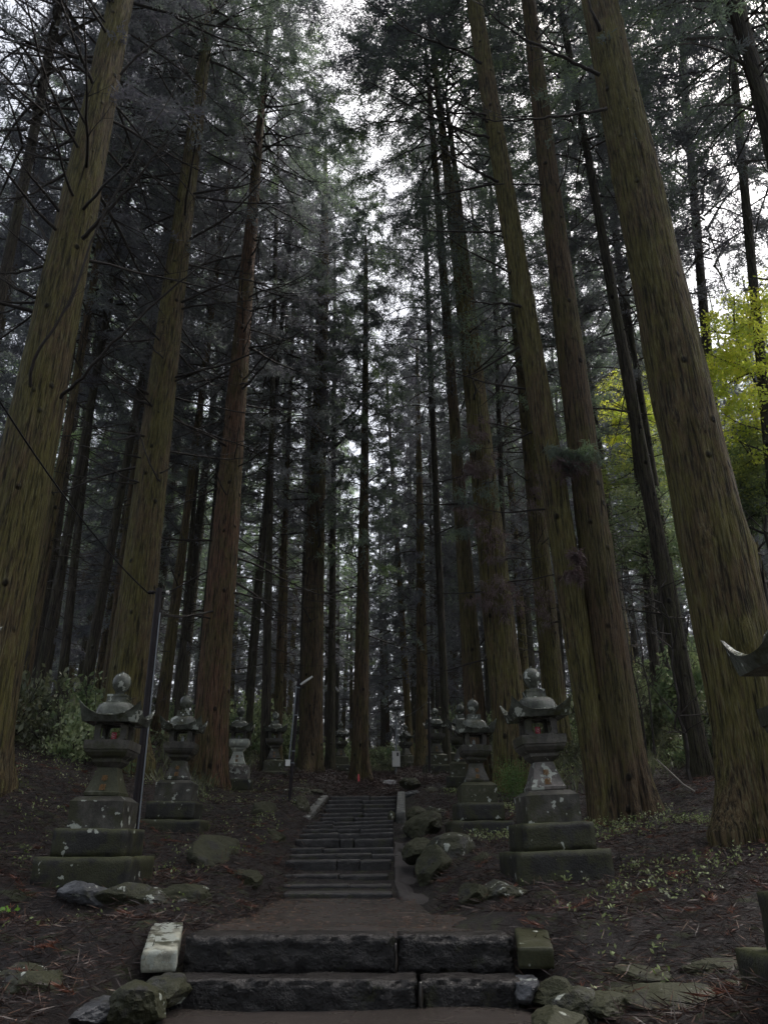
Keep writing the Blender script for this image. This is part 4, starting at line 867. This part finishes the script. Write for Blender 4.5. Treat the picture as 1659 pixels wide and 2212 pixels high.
def grplabel(x, y):
    side = 'left' if x < -.12*y else ('right' if x > .12*y else 'middle')
    far = 'far' if y > 48 else 'mid-distance'
    return f'slender {far} cedar among the ranks in the {side} of the forest', f'{far} cedars on the {side}'
used = [False]*4; placed = list(MAINX); cnt = 0
tries = 0
while cnt < 160 and tries < 9000:
    tries += 1
    y = rnd.uniform(24, 92); x = rnd.uniform(-.62, .62)*y*1.05
    if y < 40 and abs(x+.6) < 4.8: continue
    if y < 34 and (abs(x) < 8): continue
    if y < 60 and abs(x+.04*y) < 3.2: continue
    if x > .40*y and y < 46: continue
    if x > 6 and y < 27: continue
    md = 3.2 if y < 60 else 2.8
    if any((x-a)**2+(y-b_)**2 < md*md for a, b_ in placed): continue
    placed.append((x, y)); k = cnt % 4; src = BG[k]
    if not used[k]: o = src; used[k] = True
    else:
        o = src.copy(); COL.objects.link(o)
        for ch in src.children:
            c2 = ch.copy(); COL.objects.link(c2); c2.parent = o
    lb, gp = grplabel(x, y); tag(o, lb, 'cedar tree', gp)
    s_ = rnd.uniform(.85, 1.12)
    if abs(x+.04*y) < 7 and y < 60: s_ *= .8
    o.location = (x, y, h1(x, y)-.05); o.rotation_euler = (rnd.uniform(-.02, .02), rnd.uniform(-.02, .02), rnd.uniform(0, 6.28)); o.scale = (s_*rnd.uniform(.9, 1.2),)*2+(s_,)
    cnt += 1

# unseen cedars, added beside and behind the viewer to shade the floor and fronts
for i_, (x, y) in enumerate(((-5.5, -3), (-9, -6), (5.5, -2.5), (9, -8), (-3.5, -9), (3.8, -10), (-13, 1), (13, -2), (0, -15), (-7, -14), (7, -15), (-12.5, -12), (13, -11))):
    src = BG[0]; o = src.copy(); COL.objects.link(o)
    for ch in src.children: c2 = ch.copy(); COL.objects.link(c2); c2.parent = o
    tag(o, 'unseen cedar of the same grove, added beside or behind the viewer to block light', 'cedar tree', 'unseen light-blocking cedars around the viewer'); o.location = (x, y, h1(x, y)-.05); o.rotation_euler = (0, 0, i_*1.7); o.scale = (1.3, 1.3, 1)

# ------------------------------------------------ broadleaf crowns, shrubs, saplings
def leafquads(Pn, sz, seed, flat=.5):
    st_ = np.random.RandomState(seed); n = len(Pn); nr = nrmz(st_.normal(size=(n, 3))*np.array([1, 1, flat])+np.array([0, 0, .6])); a = nrmz(np.cross(nr, st_.normal(size=(n, 3)))); b_ = np.cross(nr, a)
    s_ = (sz*st_.uniform(.6, 1.3, n))[:, None]; return np.stack([Pn-a*s_, Pn+b_*s_*.5, Pn+a*s_, Pn-b_*s_*.5], 1).reshape(-1, 3)
def blob_points(n, R, seed, nc=26, cr=.4):
    st_ = np.random.RandomState(seed); c = nrmz(st_.normal(size=(nc, 3)))*st_.uniform(.35, 1, (nc, 1))*np.array(R); k = st_.randint(0, nc, n)
    return c[k]+st_.normal(size=(n, 3))*np.array([cr, cr, cr*.5])*st_.uniform(.4, 1.1, (nc, 1))[k]
def broadleaf(u, v, Y, wpx, hpx, n, mat, label, seed, lsz=.07, base=None, group=None, cat='maple tree'):
    c = at(u, v, Y); zx = h1(c.x, c.y); E_ = empty('maple_tree', (c.x, c.y, zx), label=label, cat=cat, group=group)
    R = (px(wpx, v, Y)/2, px(wpx, v, Y)/2.6, px(hpx, v, Y)/2); rg = random.Random(seed)
    P_ = blob_points(n, R, seed, 90, .27)+np.array([0, 0, c.z-zx])
    link('crown', npmesh('crown', leafquads(P_, lsz, seed), 4), M[mat], E_)
    b = MB(); hz = c.z-zx; 
    pts = [(rg.uniform(-.1, .1)*q*3, rg.uniform(-.1, .1)*q*2, q*(hz+R[2]*.5)) for q in np.linspace(0, 1, 9)]; b.tube(pts, [.09*(1-.85*q) for q in np.linspace(0, 1, 9)], 7)
    for _ in range(16):
        j = rg.randint(4, 8); dead_branch(b, pts[j], rg.uniform(0, 6.28), rg.uniform(0, .8), R[0]*rg.uniform(.6, 1.1), .035, rg, .3, 4, 0)
    link('trunk', b.mesh('trunk', True), M['twig'], E_)
broadleaf(1625, 800, 17, 260, 420, 12000, 'leaf_yellow', 'bright yellow-green maple glowing at the right picture edge', 1, .05)
broadleaf(1700, 700, 22, 260, 260, 5000, 'leaf_yellow', 'paler yellow maple behind, cut by the right edge', 2, .06)
broadleaf(1380, 890, 30, 320, 240, 12000, 'leaf_yellow', 'yellow-green maple showing between the joined pair and the huge right cedar', 3, .065)
broadleaf(1630, 1000, 18, 230, 260, 6000, 'leaf_mixed', 'green and yellow leafed tree just under the bright maple at the right edge', 6, .05, cat='broadleaf tree')
broadleaf(1390, 1030, 27, 260, 200, 7000, 'leaf_mixed', 'yellow-green leafed tree below the far maple, right of the joined cedars', 7, .06, cat='broadleaf tree')
broadleaf(1600, 1060, 19, 170, 230, 7500, 'leaf_green', 'dull green broadleaf tree under the bright maple at the right edge', 4, .06, cat='broadleaf tree')
broadleaf(1400, 1160, 24, 220, 260, 7000, 'leaf_green', 'sparse grey-green broadleaf tree behind the thin leaning cedar', 5, .055, cat='broadleaf tree')
SH = []
for k in range(4):
    P_ = blob_points(2600, (1.0, .8, .8), 40+k, 22, .26); P_[:, 2] = np.abs(P_[:, 2]+.35)
    E_ = empty('shrub', (0, 0, 0)); link('foliage', npmesh('foliage', leafquads(P_, .058, 60+k), 4), M[('leaf_green', 'leaf_bush', 'leaf_bush', 'leaf_green')[k]], E_)
    b = MB(); rg = random.Random(70+k)
    for j in range(9): dead_branch(b, (rg.uniform(-.1, .1), rg.uniform(-.1, .1), -.1), rg.uniform(0, 6.28), rg.uniform(.7, 1.4), rg.uniform(1.0, 1.9), .018, rg, .1, 5, 0, 4)
    link('stems', b.mesh('stems'), M['twig'], E_); SH.append(E_)
for (u, v, Y, wv, hv, m, lb, sd_) in ((30, 2120, 6.9, 130, 60, 'rock', 'flat mossy stone above the big rock in the bottom left corner', 211), (150, 2150, 6.9, 60, 40, 'rock', 'small dark stone between the bottom left rocks', 212),
        (1390, 2120, 6.9, 150, 60, 'rock', 'flat mossy stone right of the slanting lichen slab', 213), (1560, 2110, 6.9, 170, 60, 'rock', 'mossy low stone above the bottom right boulders', 214), (1330, 2190, 6.2, 110, 70, 'rock', 'dark wet boulder between the lichen slab and the long mossy one', 215),
        (1130, 1915, 10.6, 50, 20, 'rock', 'thin flat stone at the foot of the largest right lantern base', 216), (245, 2075, 7.6, 40, 18, 'rock_grey', 'little pebble-like stone left of the lichen-white kerb', 217)):
    rock(u, v, Y, wv, hv, m, lb, sd_, .5)
for (u, v, Y, wv, hv, lb, sd_) in ((905, 1838, 13.2, 60, 50, 'dark mossy stone beside the gully, below the split boulders', 221), (1040, 1868, 12.0, 70, 46, 'dark stone right of the split boulders', 222),
        (900, 1768, 17.0, 46, 44, 'mossy stone at the gully edge, mid stair', 223), (590, 1815, 15.0, 56, 40, 'dark stone on the left edge of the long stair', 224), (520, 1900, 11.5, 70, 40, 'sunken dark stone left of the stair foot', 225), (612, 1765, 18.0, 40, 30, 'small dark stone left of the upper flight', 226)):
    rock(u, v, Y, wv, hv, 'rock_dark', lb, sd_, .7)
us = [False]*4; cnt = 0; tries = 0
spots = []
for (ux0, ux1, Y0, Y1_, n_, lab, grp) in ((-22, -6.2, 17.5, 34, 70, 'leafy shrub in the thicket on the left between the trunks', 'shrubs in the left thicket'),
        (7.5, 22, 18.5, 33, 90, 'leafy shrub on the steep right bank behind the cedars', 'shrubs on the right bank'),
        (-16, 14, 44, 62, 60, 'far shrub on the rise behind the lantern rows', 'far shrubs beyond the stair'), (4.6, 8, 22, 40, 8, 'shrub between the trunks right of the small far lanterns', 'shrubs right of the far lanterns'), (-8, -4.6, 27, 42, 9, 'shrub between the trunks left of the small far lanterns', 'shrubs left of the far lanterns')):
    for _ in range(n_):
        for __ in range(40):
            x = rnd.uniform(ux0, ux1); y = rnd.uniform(Y0, Y1_)
            if all((x-a)**2+(y-b_)**2 > .8 for a, b_ in placed): break
        spots.append((x, y, lab, grp)); placed.append((x, y))
for i, (x, y, lab, grp) in enumerate(spots):
    k = i % 4; src = SH[k]
    if not us[k]: o = src; us[k] = True
    else:
        o = src.copy(); COL.objects.link(o)
        for ch in src.children: c2 = ch.copy(); COL.objects.link(c2); c2.parent = o
    tag(o, lab, 'shrub', grp); s_ = rnd.uniform(.7, 1.5)*(1.3 if y > 40 else 1)
    o.location = (x, y, h1(x, y)-.1); o.rotation_euler = (0, 0, rnd.uniform(0, 6.28)); o.scale = (s_, s_, s_*rnd.uniform(.8, 1.5))
# bare saplings on the right bank
for i, (u0, v0, u1, v1, Y, wv) in enumerate(((1395, 1640, 1330, 1150, 19, 5), (1420, 1640, 1345, 1160, 20, 5), (1490, 1680, 1430, 1270, 17, 9), (1375, 1600, 1300, 1100, 22, 6), (1445, 1600, 1500, 1200, 21, 5), (1360, 1660, 1340, 1330, 20, 4))):
    a = at(u0, v0, Y); b1 = at(u1, v1, Y); a.z = h1(a.x, a.y)-.1; rg = random.Random(500+i)
    E_ = empty('sapling', a, label=['bare sapling left of the thin leaning cedar, first of two close stems', 'bare sapling left of the thin leaning cedar, second of two close stems', 'dark crooked sapling against the left of the huge right cedar', 'tall bare sapling right of the joined cedars', 'bare sapling leaning right behind the thin leaning cedar', 'short bare sapling near the foot of the joined cedars'][i], cat='sapling')
    b = MB(); n = 12; r_ = px(wv, v0, Y)/2; pts = [(b1-a)*(j/n)+Vector((rg.uniform(-.06, .06), rg.uniform(-.06, .06), 0)) for j in range(n+1)]; b.tube(pts, [r_*(1-.8*j/n) for j in range(n+1)], 6)
    for _ in range(16): j = rg.randint(3, n); dead_branch(b, pts[j], rg.uniform(0, 6.28), rg.uniform(-.1, .9), rg.uniform(.6, 1.8), r_*.4, rg, .4, 4, 0, 4)
    link('stem', b.mesh('stem'), M['twig'], E_)
# fallen pale branch
b = MB(); a = at(1412, 1598, 15.5); c_ = at(1492, 1662, 15.2); a.z = h1(a.x, a.y)+.75; c_.z = h1(c_.x, c_.y)+.05; b.tube([a, a.lerp(c_, .3)+Vector((0, 0, -.02)), a.lerp(c_, .7)+Vector((0, 0, -.05)), c_], [.012, .016, .018, .02], 6)
tag(link('fallen_branch', b.mesh('fallen_branch', True), simple('pale_stick', (.25, .23, .2), .6)), 'pale bare stick leaning on the right bank behind the joined cedars', 'branch')

# ------------------------------------------------ forest-floor litter
def offpath(x, y):
    l = np.interp(y, [4, 7.0, 7.3, 9, 9.6, 11.4, 18, 23], [-1.75, -1.75, -1.7, -1.65, -1.4, -1.35, -1.3, -1.3]); r = np.interp(y, [4, 7.0, 9, 9.6, 11.4, 12.5, 18, 23], [1.15, 1.15, 1.05, .6, .7, .62, .72, .8])
    return (x < l-.02) | (x > r+.02) | (y > 22.8)
def scatter(n, xr, yr, seed, near=True):
    if yr[0] == 4.8: yr = (4.1, yr[1])
    st_ = np.random.RandomState(seed); x = st_.uniform(*xr, n); y = yr[0]+(yr[1]-yr[0])*st_.rand(n)**(1.5 if near else 1)
    k = offpath(x, y) & (np.abs(x) < .56*y+1.2)
    for a in LANT: k &= ~((np.abs(x-a[0]) < .6) & (np.abs(y-a[1]) < .6))
    x, y = x[k], y[k]; return np.stack([x, y, H(x, y)], 1), st_
# brown needle cords
Pn, st_ = scatter(260000, (-11, 13), (4.8, 26), 5); n = len(Pn)
D = nrmz(np.stack([st_.normal(size=n), st_.normal(size=n), st_.normal(size=n)*.28+.05], 1)); Pn[:, 2] += st_.uniform(0, .035, n)
me = npmesh('litter', slivers(Pn, D, st_.uniform(.05, .22, n), .009), 4)
tag(link('needle_litter', me, M['frond']), 'red-brown fallen cedar needles carpeting both banks', 'litter', kind='stuff')
Pn, st_ = scatter(9000, (-10, 12), (4.8, 22), 6); n = len(Pn); D = nrmz(np.stack([st_.normal(size=n), st_.normal(size=n), st_.normal(size=n)*.2], 1)); Pn[:, 2] += .03
# twigs as thin 3-sided prisms via two crossed slivers
me = npmesh('twigs', np.concatenate([slivers(Pn, D, st_.uniform(.12, .45, n), .009), slivers(Pn, D, st_.uniform(.12, .4, n), .009)]), 4)
tag(link('fallen_twigs', me, M['twig']), 'thin dead twigs strewn over the banks', 'twigs', kind='stuff')
Pn, st_ = scatter(30000, (-11, 13), (4.8, 24), 25); n = len(Pn); D = nrmz(np.stack([st_.normal(size=n), st_.normal(size=n), st_.normal(size=n)*.35+.1], 1)); Pn[:, 2] += st_.uniform(.005, .045, n)
M['straw'] = leaf_mat('pale_straw', [(.1, .05, .035), (.16, .09, .06), (.25, .19, .14)], .1, 6)
tag(link('needle_litter', npmesh('litter', slivers(Pn, D, st_.uniform(.05, .2, n), .007), 4), M['straw']), 'paler straw-brown needles scattered over the banks', 'litter', kind='stuff')
# reddish frond bunches
Pn, st_ = scatter(420, (-9, 10), (4.8, 17), 7); per = 46; C0 = np.repeat(Pn, per, 0); az0 = np.repeat(st_.uniform(0, 6.28, len(Pn)), per); u = st_.rand(len(C0)); L0_ = np.repeat(st_.uniform(.15, .4, len(Pn)), per)
ax = np.stack([np.cos(az0), np.sin(az0), .1+0*az0], 1); sp = az0+st_.choice([-1, 1], len(C0))*st_.uniform(.3, .9, len(C0))
base = C0+ax*(u*L0_)[:, None]+np.array([0, 0, .03]); base[:, 2] = H(base[:, 0], base[:, 1])+.02+.05*u; D = nrmz(np.stack([np.cos(sp), np.sin(sp), st_.uniform(0, .5, len(sp))], 1))
M['frond_red'] = leaf_mat('red_fronds', [(.08, .03, .02), (.14, .055, .035), (.2, .08, .045)], .15, 3)
tag(link('fallen_fronds', npmesh('fronds', slivers(base, D, st_.uniform(.05, .13, len(base)), .008), 4), M['frond_red']), 'rust-red dead cedar fronds lying in bunches on the banks', 'fronds', kind='stuff')
Pn, st_ = scatter(60000, (-10, 12), (22.9, 42), 15, False); n = len(Pn); D = nrmz(np.stack([st_.normal(size=n), st_.normal(size=n), st_.normal(size=n)*.3+.05], 1)); Pn[:, 2] += st_.uniform(0, .05, n)
tag(link('needle_litter', npmesh('litter', slivers(Pn, D, st_.uniform(.1, .35, n), .02), 4), M['frond']), 'dark needle litter on the mound beyond the stair top', 'litter', kind='stuff')
# needles and grit fallen on the landing and treads
st_ = np.random.RandomState(91); n = 2600; x = st_.uniform(-1.6, 1.05, n); y = st_.uniform(7.65, 11.6, n); k = (x > np.interp(y, [9.2, 9.5], [-1.6, -1.4])) & (x < np.interp(y, [9.2, 9.5], [1.0, .4])) & (st_.rand(n) < .25+.75*np.abs((x+.4)/1.2)); x, y = x[k], y[k]; n = len(x)
Pn = np.stack([x, y, np.interp(y, [7.6, 9.3, 11.6], [.012, .032, .056])+.012], 1); D = nrmz(np.stack([st_.normal(size=n), st_.normal(size=n), st_.normal(size=n)*.06], 1))
tag(link('needle_litter', npmesh('litter', slivers(Pn, D, st_.uniform(.02, .1, n), .006), 4), M['straw']), 'loose needles and grit lying on the concrete landing', 'litter', kind='stuff')
# seedlings and small leaves
Pn, st_ = scatter(26000, (-11, 14), (5.5, 24), 8, False)
dens = np.where(Pn[:, 0] > 1.5, .8, .0)+np.where(Pn[:, 0] < -2.0, .22, 0); dens = dens*(fbm(Pn[:, 0]*.7, Pn[:, 1]*.7, 3.3, 3) > .05)*np.clip((Pn[:, 1]-6)/7, .12, 1.3)
Pn = Pn[st_.rand(len(Pn)) < dens]; per = 5; C0 = np.repeat(Pn, per, 0)+st_.normal(size=(len(Pn)*per, 3))*np.array([.05, .05, .02]); C0[:, 2] = np.repeat(Pn[:, 2], per)+st_.uniform(.02, .14, len(C0))
tag(link('ground_cover', npmesh('seedlings', leafquads(C0, .022, 9), 4), M['seedling']), 'small pale green seedlings and leaves dotted over the banks', 'ground cover', kind='stuff')
# grassy low greenery in the thicket further off
Pn, st_ = scatter(60000, (-26, 26), (18, 50), 12, False); Pn = Pn[(np.abs(Pn[:, 0]) > 4) | (Pn[:, 1] > 40)]
Pn = Pn[fbm(Pn[:, 0]*.4, Pn[:, 1]*.4, 8.3, 3) > -.1]; D = nrmz(np.stack([st_.normal(size=len(Pn))*.5, st_.normal(size=len(Pn))*.5, 1+0*Pn[:, 0]], 1))
tag(link('undergrowth', npmesh('undergrowth', slivers(Pn, D, st_.uniform(.2, .6, len(Pn)), .035), 4), M['leaf_bush']), 'dim grass and bamboo leaves under the far trunks', 'undergrowth', kind='stuff')
# single bright seedling at left
c_ = at(35, 1842, 9.0); c_.z = h1(c_.x, c_.y); E_ = empty('seedling', c_, label='single bright green seedling near the left picture edge', cat='seedling')
P_ = np.random.RandomState(4).normal(size=(14, 3))*np.array([.05, .04, .015])+np.array([0, 0, .12]); link('leaves', npmesh('leaves', leafquads(P_, .035, 5), 4), leaf_mat('bright_leaf', [(.2, .4, .05), (.3, .55, .1)], .4), E_)
b = MB(); b.tube([(0, 0, -.02), (0, 0, .12)], .003, 5); link('stem', b.mesh('stem'), M['twig'], E_)

# ------------------------------------------------ the far wood closing the view
st_ = np.random.RandomState(77); n = 150000; x = st_.uniform(-110, 110, n); y = st_.uniform(94, 118, n); zt = 17+6*vn(x*.18, y*.05)+3*vn(x*.9, y*.1); z = st_.rand(n)**1.1*zt*1.15
k = fbm(x*.35, y*.15, z*.22, 3) > -.4; k |= z < 6; x, y, z = x[k], y[k], z[k]
Pn = np.stack([x, y, H(x, y, False)+z], 1); D = nrmz(st_.normal(size=Pn.shape)+np.array([0, 0, -.4]))
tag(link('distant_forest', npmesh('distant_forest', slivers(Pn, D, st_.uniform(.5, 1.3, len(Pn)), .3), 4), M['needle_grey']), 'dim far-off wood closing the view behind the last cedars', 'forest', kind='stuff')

# ------------------------------------------------ damp mountain air
hm = bpy.data.materials.new('damp_air'); hm.use_nodes = True; t_ = hm.node_tree; t_.nodes.clear(); o_ = t_.nodes.new('ShaderNodeOutputMaterial'); v_ = t_.nodes.new('ShaderNodeVolumePrincipled')
v_.inputs['Color'].default_value = (.82, .88, .95, 1); v_.inputs['Density'].default_value = .00025; t_.links.new(v_.outputs[0], o_.inputs['Volume'])
b = MB(); b.box(-130, 130, -14, 180, -6, 56); tag(link('haze', b.mesh('haze'), hm), 'thin damp haze between the far trees', 'haze', kind='stuff')
S.cycles.volume_bounces = 1
